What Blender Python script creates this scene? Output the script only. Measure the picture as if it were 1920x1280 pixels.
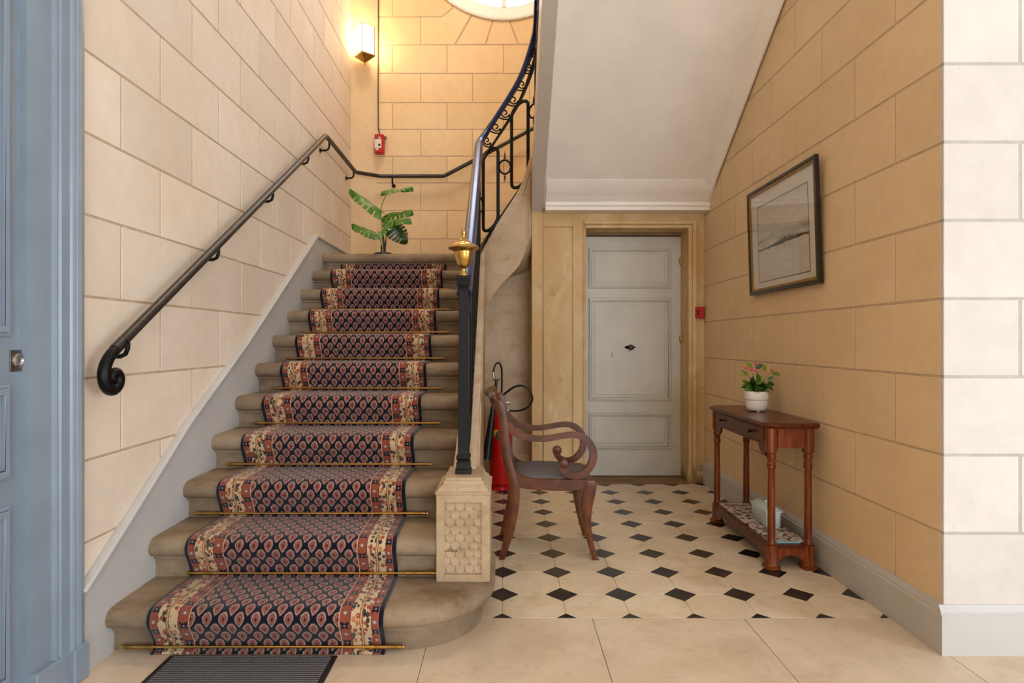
import bpy, bmesh, math, random
from mathutils import Vector, Matrix
R = math.radians
PI = math.pi
random.seed(7)
for o in list(bpy.data.objects):
    bpy.data.objects.remove(o)
scene = bpy.context.scene
COL = scene.collection

# ------------------------------------------------------------------ camera, world, light, exposure
F = 1150.0                       # focal length in pixels of the 1920 wide frame
CX, CY, EYE = 948.0, 640.0, 1.15
cam_d = bpy.data.cameras.new('camera')
cam_d.sensor_width = 36.0
cam_d.lens = 36.0 * F / 1920.0
cam_d.shift_x = (960 - CX) / 1920.0
cam_d.clip_start = 0.02
cam = bpy.data.objects.new('camera', cam_d)
COL.objects.link(cam)
cam.location = (0, 0, EYE)
cam.rotation_euler = (R(90), 0, 0)
scene.camera = cam

world = bpy.data.worlds.new('sky')
scene.world = world
world.use_nodes = True
bg = world.node_tree.nodes['Background']
bg.inputs['Color'].default_value = (0.80, 0.90, 1.0, 1)
bg.inputs['Strength'].default_value = 11.5

scene.view_settings.view_transform = 'Standard'
scene.view_settings.look = 'None'
scene.view_settings.gamma = 1.0
scene.view_settings.use_curve_mapping = False
scene.view_settings.exposure = -0.06
scene.cycles.max_bounces = 8
scene.cycles.diffuse_bounces = 5
scene.cycles.glossy_bounces = 4
scene.cycles.use_denoising = True
scene.cycles.sample_clamp_indirect = 6.0
scene.cycles.caustics_reflective = False
scene.cycles.caustics_refractive = False


def area(name, loc, rot, sx, sy, power=0.0, color=(1, 1, 1), portal=False):
    d = bpy.data.lights.new(name, 'AREA')
    d.shape = 'RECTANGLE'
    d.size, d.size_y = sx, sy
    d.energy = power
    d.color = color
    if portal:
        d.cycles.is_portal = True
    o = bpy.data.objects.new(name, d)
    COL.objects.link(o)
    o.location = loc
    o.rotation_euler = rot
    return o


# daylight through the street entrance behind the viewer and through the round stair window
area('entrance_portal', (4.66, -0.6, 1.5), (0, R(90), 0), 2.8, 1.3, portal=True)
area('street_portal', (2.4, -6.2, 1.6), (R(90), 0, 0), 3.6, 2.8, portal=True)
area('oculus_portal', (-0.016, 6.6, 5.31), (R(-90), 0, 0), 1.9, 1.9, portal=True)
# unseen warm fill lamps, added: one over the entrance, one in the upper stairwell
HALL_FILL = area('hall_warm_fill', (0.9, 0.6, 4.55), (0, 0, 0), 0.6, 0.6, 2.0, (1.0, 0.80, 0.56))
STAIR_FILL = area('stair_warm_fill', (-0.6, 4.6, 6.4), (0, 0, 0), 0.6, 0.6, 55.0, (1.0, 0.80, 0.56))

# ------------------------------------------------------------------ helpers
def px(x, y, d):
    """photograph pixel at depth d -> world point"""
    return Vector(((x - CX) * d / F, d, EYE + (CY - y) * d / F))


class MB:
    """collects verts and faces; build() links them as one mesh object"""
    def __init__(s):
        s.v, s.f, s.uv = [], [], None

    def add(s, vs, fs):
        n = len(s.v)
        s.v += [tuple(p) for p in vs]
        s.f += [tuple(i + n for i in f) for f in fs]
        return s

    def box(s, x0, x1, y0, y1, z0, z1):
        return s.add([(x0, y0, z0), (x1, y0, z0), (x1, y1, z0), (x0, y1, z0),
                      (x0, y0, z1), (x1, y0, z1), (x1, y1, z1), (x0, y1, z1)],
                     [(0, 3, 2, 1), (4, 5, 6, 7), (0, 1, 5, 4), (1, 2, 6, 5), (2, 3, 7, 6), (3, 0, 4, 7)])

    def prism(s, poly, a0, a1, axis='x'):
        """2D polygon extruded along an axis. axis x: poly=(y,z); y: poly=(x,z); z: poly=(x,y)"""
        n = len(poly)

        def P(p, a):
            return {'x': (a, p[0], p[1]), 'y': (p[0], a, p[1]), 'z': (p[0], p[1], a)}[axis]
        vs = [P(p, a0) for p in poly] + [P(p, a1) for p in poly]
        fs = [tuple(range(n)), tuple(range(2 * n - 1, n - 1, -1))]
        fs += [(i, i + n, (i + 1) % n + n, (i + 1) % n) for i in range(n)]
        return s.add(vs, fs)

    def strip(s, pairs, a0, a1, axis='x'):
        """ribbon of (left, right) outline pairs extruded to a solid"""
        def P(p, a):
            return {'x': (a, p[0], p[1]), 'y': (p[0], a, p[1]), 'z': (p[0], p[1], a)}[axis]
        n = len(pairs)
        vs, fs = [], []
        for l, r in pairs:
            vs += [P(l, a0), P(r, a0), P(r, a1), P(l, a1)]
        for i in range(n - 1):
            for k in range(4):
                a, b = i * 4 + k, i * 4 + (k + 1) % 4
                fs.append((a, b, b + 4, a + 4))
        fs.append((3, 2, 1, 0))
        m = 4 * (n - 1)
        fs.append((m, m + 1, m + 2, m + 3))
        return s.add(vs, fs)

    def lathe(s, prof, c=(0, 0, 0), n=24, axis='z', caps=True):
        """prof = [(r, h)]"""
        vs, fs = [], []
        c = Vector(c)
        for r, h in prof:
            for k in range(n):
                a = 2 * PI * k / n
                p = {'z': (r * math.cos(a), r * math.sin(a), h), 'y': (r * math.cos(a), h, r * math.sin(a)),
                     'x': (h, r * math.cos(a), r * math.sin(a))}[axis]
                vs.append(c + Vector(p))
        m = len(prof)
        for i in range(m - 1):
            for k in range(n):
                k2 = (k + 1) % n
                fs.append((i * n + k, i * n + k2, (i + 1) * n + k2, (i + 1) * n + k))
        if caps:
            if prof[0][0] > 1e-5:
                fs.append(tuple(range(n - 1, -1, -1)))
            if prof[-1][0] > 1e-5:
                fs.append(tuple(range((m - 1) * n, m * n)))
        return s.add(vs, fs)

    def sweep(s, path, sec, up=(0, 0, 1), closed=False, scale=None, caps=True):
        """section [(side, up)] swept on a path of points"""
        P = [Vector(p) for p in path]
        n, m = len(P), len(sec)
        up = Vector(up)
        vs, fs = [], []
        prev_side = None
        for i in range(n):
            if closed:
                t = P[(i + 1) % n] - P[i - 1]
            else:
                t = P[min(i + 1, n - 1)] - P[max(i - 1, 0)]
            t.normalize()
            sd = t.cross(up)
            if sd.length < 1e-4:
                sd = prev_side.copy() if prev_side else t.cross(Vector((1, 0.01, 0)))
            sd.normalize()
            if prev_side is not None and sd.dot(prev_side) < -0.2:
                sd = -sd
            prev_side = sd
            u = sd.cross(t).normalized()
            k = scale[i] if scale else 1.0
            for a, b in sec:
                vs.append(P[i] + sd * a * k + u * b * k)
        rng = n if closed else n - 1
        for i in range(rng):
            for j in range(m):
                a, b = i * m + j, i * m + (j + 1) % m
                i2 = (i + 1) % n
                fs.append((a, b, i2 * m + (j + 1) % m, i2 * m + j))
        if not closed and caps:
            fs.append(tuple(range(m - 1, -1, -1)))
            fs.append(tuple(range((n - 1) * m, n * m)))
        return s.add(vs, fs)

    def tube(s, path, r, n=8, up=(0, 0, 1), closed=False, scale=None):
        return s.sweep(path, [(r * math.cos(2 * PI * k / n), r * math.sin(2 * PI * k / n)) for k in range(n)],
                       up, closed, scale)

    def ball(s, c, r, n=10, sz=1.0):
        prof = [(max(1e-6, r * math.sin(PI * i / n)), -r * sz * math.cos(PI * i / n)) for i in range(n + 1)]
        return s.lathe(prof, c, n * 2, 'z', False)

    def mesh(s, name, bevel=0, smooth=35, seg=1, merge=True):
        me = bpy.data.meshes.new(name)
        me.from_pydata(s.v, [], s.f)
        bm = bmesh.new()
        bm.from_mesh(me)
        if merge:
            bmesh.ops.remove_doubles(bm, verts=bm.verts, dist=1e-5)
        bmesh.ops.recalc_face_normals(bm, faces=bm.faces)
        if bevel:
            ed = [e for e in bm.edges if len(e.link_faces) == 2 and e.calc_face_angle(0) > R(30)]
            bmesh.ops.bevel(bm, geom=ed, offset=bevel, segments=seg, profile=0.5, affect='EDGES', clamp_overlap=True)
        bm.to_mesh(me)
        bm.free()
        if smooth:
            for p in me.polygons:
                p.use_smooth = True
            me.set_sharp_from_angle(angle=R(smooth))
        return me

    def build(s, name, mat, parent=None, bevel=0, smooth=35, seg=1, merge=True):
        return link(name, s.mesh(name, bevel, smooth, seg, merge), mat, parent)


def link(name, me, mat, parent=None):
    o = bpy.data.objects.new(name, me)
    if mat is not None and not me.materials:
        me.materials.append(mat)
    COL.objects.link(o)
    if parent is not None:
        o.parent = parent
    return o


def empty(name, loc=(0, 0, 0), parent=None):
    o = bpy.data.objects.new(name, None)
    COL.objects.link(o)
    o.location = loc
    o.empty_display_size = 0.05
    if parent is not None:
        o.parent = parent
    return o


def place(root):
    """shift the meshes of an empty's children so that they stay where they were built in world space"""
    M = Matrix.Translation(-Vector(root.location))
    done = set()

    def go(o):
        for c in o.children:
            if c.type == 'MESH' and c.data.name not in done:
                c.data.transform(M)
                done.add(c.data.name)
            go(c)
    go(root)
    return root


def tag(o, label, cat, group=None, kind=None):
    o['label'] = label
    o['category'] = cat
    if group:
        o['group'] = group
    if kind:
        o['kind'] = kind
    return o


def struct(o, label=None):
    o['kind'] = 'structure'
    if label:
        o['label'] = label
    return o


def clip(poly, a, b, c):
    """keep the part of a 2D polygon where a*x+b*y<=c"""
    out = []
    for i in range(len(poly)):
        p, q = poly[i], poly[(i + 1) % len(poly)]
        dp, dq = a * p[0] + b * p[1] - c, a * q[0] + b * q[1] - c
        if dp <= 1e-9:
            out.append(p)
        if (dp < -1e-9 and dq > 1e-9) or (dp > 1e-9 and dq < -1e-9):
            t = dp / (dp - dq)
            out.append((p[0] + t * (q[0] - p[0]), p[1] + t * (q[1] - p[1])))
    return out


def clip_rect(poly, x0, x1, y0, y1):
    for h in ((-1, 0, -x0), (1, 0, x1), (0, -1, -y0), (0, 1, y1)):
        poly = clip(poly, *h) if len(poly) > 2 else poly
    return poly


def poly_area(p):
    return 0.5 * abs(sum(p[i][0] * p[(i + 1) % len(p)][1] - p[(i + 1) % len(p)][0] * p[i][1] for i in range(len(p))))


def catmull(P, n=4):
    out = []
    for i in range(len(P) - 1):
        p0, p1, p2, p3 = P[max(i - 1, 0)], P[i], P[i + 1], P[min(i + 2, len(P) - 1)]
        for k in range(n):
            t = k / n
            out.append(tuple(0.5 * (2 * p1[j] + (p2[j] - p0[j]) * t + (2 * p0[j] - 5 * p1[j] + 4 * p2[j] - p3[j]) * t * t
                                    + (3 * p1[j] - p0[j] - 3 * p2[j] + p3[j]) * t ** 3) for j in range(len(p1))))
    out.append(tuple(P[-1]))
    return out


# ------------------------------------------------------------------ shader expressions
def lin(r, g, b):
    f = lambda c: (c / 255 / 12.92) if c / 255 <= 0.04045 else ((c / 255 + 0.055) / 1.055) ** 2.4
    return (f(r), f(g), f(b), 1)


class S:
    """a float socket with arithmetic"""
    def __init__(s, nt, sock):
        s.nt, s.k = nt, sock

    def op(s, o, b=None, c=None, rev=False):
        n = s.nt.nodes.new('ShaderNodeMath')
        n.operation = o
        ins = [s] + ([b] if b is not None else []) + ([c] if c is not None else [])
        if rev:
            ins = [b, s]
        for i, x in enumerate(ins):
            if isinstance(x, S):
                s.nt.links.new(x.k, n.inputs[i])
            else:
                n.inputs[i].default_value = x
        return S(s.nt, n.outputs[0])

    def __add__(s, b): return s.op('ADD', b)
    __radd__ = __add__
    def __sub__(s, b): return s.op('SUBTRACT', b)
    def __rsub__(s, b): return s.op('SUBTRACT', b, rev=True)
    def __mul__(s, b): return s.op('MULTIPLY', b)
    __rmul__ = __mul__
    def __truediv__(s, b): return s.op('DIVIDE', b)
    def __pow__(s, b): return s.op('POWER', b)
    def __gt__(s, b): return s.op('GREATER_THAN', b)
    def __lt__(s, b): return s.op('LESS_THAN', b)
    def abs(s): return s.op('ABSOLUTE')
    def fract(s): return s.op('FRACT')
    def floor(s): return s.op('FLOOR')
    def sin(s): return s.op('SINE')
    def min(s, b): return s.op('MINIMUM', b)
    def max(s, b): return s.op('MAXIMUM', b)
    def sqrt(s): return s.op('SQRT')

    def ss(s, a, b, lo=0.0, hi=1.0):
        n = s.nt.nodes.new('ShaderNodeMapRange')
        n.interpolation_type = 'SMOOTHSTEP'
        s.nt.links.new(s.k, n.inputs['Value'])
        n.inputs['From Min'].default_value = a
        n.inputs['From Max'].default_value = b
        n.inputs['To Min'].default_value = lo
        n.inputs['To Max'].default_value = hi
        return S(s.nt, n.outputs[0])


class Mat:
    def __init__(s, name, rough=0.5, metal=0.0, spec=0.5):
        s.m = bpy.data.materials.new(name)
        s.m.use_nodes = True
        s.nt = s.m.node_tree
        s.b = s.nt.nodes['Principled BSDF']
        s.b.inputs['Roughness'].default_value = rough
        s.b.inputs['Metallic'].default_value = metal
        s.b.inputs['Specular IOR Level'].default_value = spec
        s.tc = s.nt.nodes.new('ShaderNodeTexCoord')

    def new(s, t): return s.nt.nodes.new('ShaderNode' + t)

    def coord(s, which='Object'):
        if which == 'World':
            return s.new('NewGeometry').outputs['Position']
        return s.tc.outputs[which]

    def xyz(s, which='Object'):
        n = s.new('SeparateXYZ')
        s.nt.links.new(s.coord(which), n.inputs[0])
        return [S(s.nt, n.outputs[i]) for i in range(3)]

    def scaled(s, which, sc):
        n = s.new('Mapping')
        s.nt.links.new(s.coord(which), n.inputs[0])
        n.inputs['Scale'].default_value = sc if hasattr(sc, '__len__') else (sc, sc, sc)
        return n.outputs[0]

    def noise(s, scale=5, detail=4, rough=0.55, which='Object', stretch=(1, 1, 1), dist=0.0):
        n = s.new('TexNoise')
        s.nt.links.new(s.scaled(which, stretch), n.inputs['Vector'])
        n.inputs['Scale'].default_value = scale
        n.inputs['Detail'].default_value = detail
        n.inputs['Roughness'].default_value = rough
        n.inputs['Distortion'].default_value = dist
        return S(s.nt, n.outputs[0])

    def voronoi(s, scale, which='Object', stretch=(1, 1, 1), feature='F1'):
        n = s.new('TexVoronoi')
        n.feature = feature
        s.nt.links.new(s.scaled(which, stretch), n.inputs['Vector'])
        n.inputs['Scale'].default_value = scale
        return S(s.nt, n.outputs['Distance']), n.outputs['Color']

    def rnd(s):
        return S(s.nt, s.new('ObjectInfo').outputs['Random'])

    def mix(s, fac, a, b, mode='MIX'):
        n = s.new('Mix')
        n.data_type = 'RGBA'
        n.blend_type = mode
        for i, x in ((0, fac), (6, a), (7, b)):
            if isinstance(x, S):
                s.nt.links.new(x.k, n.inputs[i])
            elif isinstance(x, bpy.types.NodeSocket):
                s.nt.links.new(x, n.inputs[i])
            else:
                n.inputs[i].default_value = x
        return n.outputs[2]

    def color(s, c):
        if isinstance(c, bpy.types.NodeSocket):
            s.nt.links.new(c, s.b.inputs['Base Color'])
        else:
            s.b.inputs['Base Color'].default_value = c
        return s

    def rough(s, v):
        s.nt.links.new(v.k, s.b.inputs['Roughness'])
        return s

    def bump(s, h, strength=0.3, dist=0.01):
        n = s.new('Bump')
        n.inputs['Strength'].default_value = strength
        n.inputs['Distance'].default_value = dist
        s.nt.links.new(h.k, n.inputs['Height'])
        s.nt.links.new(n.outputs[0], s.b.inputs['Normal'])
        return s


def plain(name, rgb, rough=0.5, metal=0.0, var=0.08, scale=20, bump=0.0, spec=0.5, coat=0.0):
    m = Mat(name, rough, metal, spec)
    c = lin(*rgb)
    n = m.noise(scale, 4)
    dark = tuple(x * (1 - var) for x in c[:3]) + (1,)
    lite = tuple(min(1, x * (1 + var)) for x in c[:3]) + (1,)
    m.color(m.mix(n.ss(0.3, 0.7), dark, lite))
    if bump:
        m.bump(m.noise(scale * 6, 3), bump, 0.004)
    if coat:
        m.b.inputs['Coat Weight'].default_value = coat
        m.b.inputs['Coat Roughness'].default_value = 0.12
    return m.m


def stone_paint(name, base, alt, var=0.06, rough=0.75):
    """painted ashlar face: faint cloudy tone plus a slightly different tone per block"""
    m = Mat(name, rough, 0, 0.25)
    n1 = m.noise(1.6, 5, 0.6, 'World')
    n2 = m.noise(14, 4, 0.6, 'World')
    c = m.mix(n1.ss(0.32, 0.7), lin(*base), lin(*alt))
    r = m.rnd() * (2 * var) + (1 - var)
    k = r * (n2.ss(0.25, 0.75) * 0.06 + 0.97)
    g = m.new('CombineColor')
    for i in range(3):
        m.nt.links.new(k.k, g.inputs[i])
    c = m.mix(1.0, c, g.outputs[0], 'MULTIPLY')
    sp = m.noise(55, 2, 0.5, 'World')
    c = m.mix(sp.ss(0.74, 0.8) * 0.25, c, lin(150, 120, 88))
    m.color(c)
    m.bump(n2 + m.noise(60, 3, 0.6, 'World') * 0.4, 0.12, 0.01)
    return m.m


def limestone(name, a, b, stain, rough=0.7, scale=1.0, bump=0.35):
    m = Mat(name, rough, 0, 0.3)
    n1 = m.noise(3.2 * scale, 6, 0.65, 'World')
    n2 = m.noise(22 * scale, 5, 0.65, 'World')
    n3 = m.noise(5 * scale, 4, 0.6, 'World', (1, 1, 2.5), 0.6)
    c = m.mix(n1.ss(0.35, 0.65), lin(*a), lin(*b))
    c = m.mix(n3.ss(0.5, 0.72) * 0.6, c, lin(*stain))
    n4 = m.noise(9 * scale, 6, 0.75, 'World')
    c = m.mix(n4.ss(0.56, 0.72) * 0.3, c, lin(*[x * 0.7 for x in a]))
    c = m.mix(n2.ss(0.52, 0.8) * 0.35, c, lin(*[x * 0.72 for x in a]))
    sp = m.noise(120 * scale, 2, 0.5, 'World')
    c = m.mix(sp.ss(0.68, 0.74) * 0.4, c, lin(*[min(255, x * 1.2) for x in b]))
    m.color(c)
    m.bump(n2 + sp * 0.5, bump, 0.006)
    return m.m


M = {}
M['mortar'] = plain('mortar_joint', (196, 172, 146), 0.9, var=0.1)
M['wall_left'] = stone_paint('painted_stone_cream', (229, 212, 192), (236, 222, 206))
M['wall_right'] = stone_paint('ochre_paint_warm_light', (226, 197, 157), (232, 205, 167), 0.03)  # ochre paint with some warm light put into its tone
M['wall_back'] = stone_paint('painted_stone_honey', (234, 204, 158), (238, 212, 172))
M['wall_white'] = stone_paint('painted_stone_white', (208, 202, 196), (216, 211, 206), 0.03)
M['mortar_white'] = plain('mortar_white', (180, 176, 172), 0.9)
M['plaster_cream'] = stone_paint('plaster_cream', (230, 202, 160), (236, 210, 172), 0.0)
M['white_plaster'] = plain('white_plaster', (248, 242, 236), 0.8, var=0.03, scale=4, bump=0.05)
M['grey_paint'] = plain('grey_paint', (196, 186, 174), 0.45, var=0.04, scale=3, bump=0.05)
M['skirting'] = plain('skirting_grey_paint', (192, 190, 188), 0.45, var=0.04, scale=3, bump=0.08)
M['blue_paint'] = plain('blue_grey_gloss_paint', (136, 151, 166), 0.3, var=0.06, scale=5, bump=0.05)
M['door_paint'] = plain('grey_green_door_paint', (196, 192, 180), 0.4, var=0.06, scale=3, bump=0.04)
M['step'] = limestone('worn_limestone', (126, 107, 86), (154, 134, 110), (108, 80, 48), bump=0.6)
M['string'] = limestone('pale_limestone', (192, 168, 138), (210, 188, 160), (176, 142, 102), bump=0.2)
M['pedestal'] = limestone('carved_limestone', (172, 148, 118), (190, 166, 136), (156, 126, 90), bump=0.3)
M['flag'] = limestone('flagstone', (208, 188, 163), (220, 204, 182), (192, 168, 140), 0.34, 0.7, 0.05)
M['tile'] = limestone('cream_floor_tile', (216, 198, 170), (228, 214, 190), (196, 174, 142), 0.27, 1.0, 0.05)
M['black_tile'] = plain('black_marble', (38, 36, 38), 0.25, var=0.35, scale=14)
M['grout'] = plain('floor_grout', (150, 130, 105), 0.9)
M['sill'] = plain('brown_stone', (136, 108, 76), 0.7, var=0.2, scale=9, bump=0.2)
M['iron'] = plain('black_iron', (12, 12, 15), 0.4, 0.0, 0.25, 40, 0.1, 0.22)
M['rail_sheen'] = plain('blue_black_rail_sheen', (24, 34, 74), 0.25, 0.0, 0.2, 30, 0.15, 0.7, 0.05)
for _n in M['rail_sheen'].node_tree.nodes:
    if _n.type == 'BSDF_PRINCIPLED':
        _n.inputs['Specular Tint'].default_value = (0.36, 0.52, 1.0, 1)  # blue tints put the sky's cold reflection into the rail colour
        _n.inputs['Coat Tint'].default_value = (0.6, 0.75, 1.0, 1)
M['rail_grey'] = plain('worn_iron_rail', (52, 46, 44), 0.34, 0.3, 0.3, 30, 0.1)
M['brass'] = plain('polished_brass', (200, 164, 92), 0.24, 1.0, 0.12, 25)
M['old_brass'] = plain('aged_brass', (176, 140, 80), 0.3, 1.0, 0.2, 25)
M['steel'] = plain('bright_steel', (190, 188, 186), 0.25, 1.0)
M['red'] = plain('red_gloss_paint', (196, 14, 16), 0.28, 0, 0.05, 10)
M['red_alarm'] = plain('red_plastic', (186, 22, 24), 0.35, 0, 0.04)
M['white_label'] = plain('white_label', (232, 222, 208), 0.5, 0, 0.03)
M['yellow_label'] = plain('yellow_label', (226, 176, 52), 0.5)
M['black_plastic'] = plain('black_plastic', (24, 23, 23), 0.35, 0, 0.1)
M['rubber'] = plain('black_rubber', (22, 21, 21), 0.45, 0, 0.1)
M['pot_white'] = plain('white_ceramic', (236, 228, 220), 0.3, 0, 0.02)
M['soil'] = plain('dark_soil', (52, 38, 28), 0.95, 0, 0.3, 90, 0.5)
M['leaf'] = plain('green_leaf', (72, 122, 32), 0.38, 0, 0.3, 30)
M['leaf_light'] = plain('light_green_leaf', (120, 150, 40), 0.4, 0, 0.2, 30)
M['leaf_dark'] = plain('dark_green_leaf', (34, 66, 24), 0.4, 0, 0.25, 30)
M['stem'] = plain('green_stem', (128, 140, 56), 0.5, 0, 0.2)
M['petal'] = plain('pink_petal', (226, 118, 128), 0.6, 0, 0.15, 60)
M['gold_frame'] = plain('gilt_wood', (160, 116, 44), 0.35, 0.5, 0.2, 60)
M['black_frame'] = plain('black_lacquer', (36, 28, 24), 0.25, 0, 0.2)
M['mat_board'] = plain('mount_board', (226, 220, 210), 0.9, 0, 0.02)
M['porcelain'] = plain('pale_blue_porcelain', (206, 226, 232), 0.22, 0, 0.03)
M['teal'] = plain('teal_edging', (130, 170, 170), 0.6)
M['window_paint'] = plain('white_window_paint', (240, 238, 234), 0.5, 0, 0.02)
M['dark_void'] = plain('dark_recess', (60, 50, 38), 0.9)


def wood_mat(name, a, b, rough=0.3, stretch=(1, 1, 9)):
    m = Mat(name, rough, 0, 0.5)
    n = m.noise(9, 6, 0.6, 'Object', stretch, 0.4)
    n2 = m.noise(60, 3, 0.6, 'Object', stretch)
    c = m.mix(n.ss(0.3, 0.7), lin(*a), lin(*b))
    c = m.mix(n2.ss(0.5, 0.8) * 0.35, c, lin(*[x * 0.55 for x in a]))
    m.color(c)
    m.b.inputs['Specular IOR Level'].default_value = 0.28
    m.b.inputs['Coat Weight'].default_value = 0.06
    m.b.inputs['Coat Roughness'].default_value = 0.18
    return m.m


M['mahogany'] = wood_mat('mahogany', (88, 38, 11), (136, 64, 21), 0.3, (6, 6, 0.8))
M['mahogany_side'] = wood_mat('mahogany_horizontal', (68, 29, 10), (102, 47, 16), 0.28, (6, 0.8, 6))
M['chair_wood'] = wood_mat('chair_mahogany', (72, 34, 12), (108, 56, 22), 0.34, (1.2, 6, 1.2))


def make_distressed():
    m = Mat('distressed_plaster', 0.85, 0, 0.2)
    n1 = m.noise(2.2, 6, 0.65, 'World', (1, 1, 0.45), 0.8)
    n2 = m.noise(7, 6, 0.7, 'World', (1, 1, 0.6), 0.5)
    n3 = m.noise(40, 4, 0.6, 'World')
    c = m.mix(n1.ss(0.35, 0.68), lin(206, 172, 124), lin(224, 200, 160))
    c = m.mix(n2.ss(0.58, 0.70) * 0.55, c, lin(236, 220, 190))
    c = m.mix(n2.ss(0.42, 0.28) * 0.6, c, lin(172, 132, 84))
    X, Y, Z = m.xyz('World')
    low = (Z + n2 * 0.5).ss(0.42, 0.22)
    right = X.ss(1.40, 1.50)
    c = m.mix(low * right * 0.8, c, lin(84, 60, 36))
    m.color(c)
    m.bump(n2 + n3 * 0.3, 0.3, 0.012)
    return m.m


M['distressed'] = make_distressed()


def make_fabric():
    m = Mat('charcoal_ribbed_fabric', 0.9, 0, 0.15)
    X, Y, Z = m.xyz('Object')
    w = (Y * 900 + m.noise(60, 2) * 2.5).sin()
    n = m.noise(140, 3, 0.6, 'Object', (1, 0.3, 1))
    c = m.mix((w * 0.5 + 0.5) * 0.6 + n * 0.3, lin(52, 50, 54), lin(134, 127, 126))
    m.color(c)
    m.bump(w, 0.3, 0.002)
    return m.m


M['fabric'] = make_fabric()


def make_doormat():
    m = Mat('ribbed_doormat', 0.95, 0, 0.1)
    X, Y, Z = m.xyz('World')
    w = (Y * 2 * PI / 0.012).sin()
    n = m.noise(220, 3, 0.7, 'World')
    c = m.mix((w * 0.5 + 0.5) * n.ss(0.2, 0.7), lin(48, 48, 52), lin(158, 157, 162))
    m.color(c)
    m.bump(w + n, 0.5, 0.003)
    return m.m


M['doormat'] = make_doormat()


def make_runner_mat():
    m = Mat('woven_runner', 0.95, 0, 0.05)
    U, Vv, _ = m.xyz('UV')
    W = 0.86
    wob = m.noise(160, 2, 0.5, 'UV') - 0.5
    uu = (U - W / 2).abs()
    navy, navy2 = lin(17, 20, 33), lin(30, 34, 52)
    rust, cream = lin(142, 74, 54), lin(198, 172, 138)
    # --- field: staggered rows of teardrop (boteh) motifs with ringed centres
    pu, pv = 0.0592, 0.082

    def cell(off):
        row = (Vv / pv + off).floor()
        a = ((U - W / 2) / pu + off + 0.5).fract() - 0.5
        b = (Vv / pv + off).fract() - 0.5
        x = a * pu
        y = b * pv
        t = y / 0.0345
        x = x - (t * t) * t * 0.004
        w = 0.0212 * (1 + t * 0.42)
        d = (((x / w).abs() ** 1.5 + t.abs() ** 1.6) ** 0.64) * 1.15
        return d
    d = cell(0.0).min(cell(0.5)) + wob * 0.34
    pink, dred, taupe = lin(170, 130, 116), lin(120, 56, 46), lin(96, 78, 78)
    fld = m.mix(d.ss(1.02, 0.94), navy, taupe)
    fld = m.mix(d.ss(0.92, 0.86), fld, pink)
    fld = m.mix(d.ss(0.70, 0.64), fld, lin(96, 58, 54))
    fld = m.mix(d.ss(0.55, 0.50), fld, lin(150, 98, 86))
    fld = m.mix(d.ss(0.38, 0.32), fld, dred)
    fld = m.mix(d.ss(0.17, 0.12), fld, navy)
    # --- rust guard stripes with square flowers and small hearts
    def stripe(centre, per, off, base):
        a = uu - centre
        b = ((Vv / per + off).fract() - 0.5) * per
        q = a.abs().max(b.abs())
        plus = a.abs().min(b.abs())
        c = m.mix((((a * 420).sin() * (b * 300).sin()) + wob * 1.6).ss(0.35, 0.6) * 0.55, base, lin(106, 46, 36))
        flower = (q - plus * 0.45)
        c = m.mix(flower.ss(0.0102, 0.0092), c, navy)
        c = m.mix(q.ss(0.0042, 0.0034), c, lin(120, 132, 142))
        b2 = ((Vv / per + off + 0.5).fract() - 0.5) * per
        rr = (a * a + b2 * b2).sqrt()
        c = m.mix((rr + wob * 0.002).ss(0.0085, 0.0072), c, lin(112, 116, 122))
        c = m.mix(rr.ss(0.0048, 0.0038), c, cream)
        return c
    in_g = stripe(0.291, 0.094, 0.0, rust)
    out_g = stripe(0.400, 0.094, 0.35, rust)
    # --- cream band: a meandering vine with blossoms and leaves
    a = uu - 0.350
    side = (U - W / 2) > 0.0
    vs = Vv + side * 0.08
    vine = (vs * (2 * PI / 0.27)).sin() * 0.026
    tri = (((vs / 0.27 + 0.25).fract() - 0.5).abs() * 4 - 1) * 0.026
    dv = (a - (vine * 0.4 + tri * 0.6) + wob * 0.004).abs()
    vd, vc = m.voronoi(60, 'UV', (1.15, 0.8, 1))
    sep = m.new('SeparateColor')
    m.nt.links.new(vc, sep.inputs[0])
    r1, r2 = S(m.nt, sep.outputs[0]), S(m.nt, sep.outputs[1])
    blob = (vd + wob * 0.45)
    pal = m.mix(r1 > 0.38, lin(150, 70, 50), lin(56, 62, 50))
    pal = m.mix(r1 > 0.66, pal, lin(44, 46, 58))
    pal = m.mix(r1 > 0.84, pal, lin(178, 112, 66))
    cb = m.mix(blob.ss(0.56, 0.48) * (r2 > 0.08), cream, pal)
    cb = m.mix(blob.ss(0.15, 0.10) * (r2 > 0.4), cb, lin(206, 166, 118))
    cb = m.mix(dv.ss(0.0062, 0.0050), cb, lin(84, 62, 46))
    cb = m.mix(dv.ss(0.0036, 0.0028), cb, lin(190, 148, 98))
    # --- assemble across the width
    c = m.mix(uu > 0.2700, fld, lin(208, 178, 146))
    c = m.mix(uu > 0.2728, c, in_g)
    c = m.mix(uu > 0.3100, c, lin(66, 48, 40))
    c = m.mix(uu > 0.3125, c, cb)
    c = m.mix(uu > 0.3865, c, lin(66, 48, 40))
    c = m.mix(uu > 0.3885, c, out_g)
    c = m.mix(uu > 0.4115, c, lin(180, 114, 84))
    c = m.mix(uu > 0.4135, c, navy)
    pile = m.noise(700, 2, 0.6, 'UV')
    c = m.mix((pile - 0.5).abs() * 0.5, c, lin(10, 10, 14))
    m.color(c)
    m.b.inputs['Sheen Weight'].default_value = 0.25
    m.b.inputs['Sheen Roughness'].default_value = 0.5
    m.bump(pile, 0.25, 0.003)
    return m.m


M['runner'] = make_runner_mat()


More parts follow.
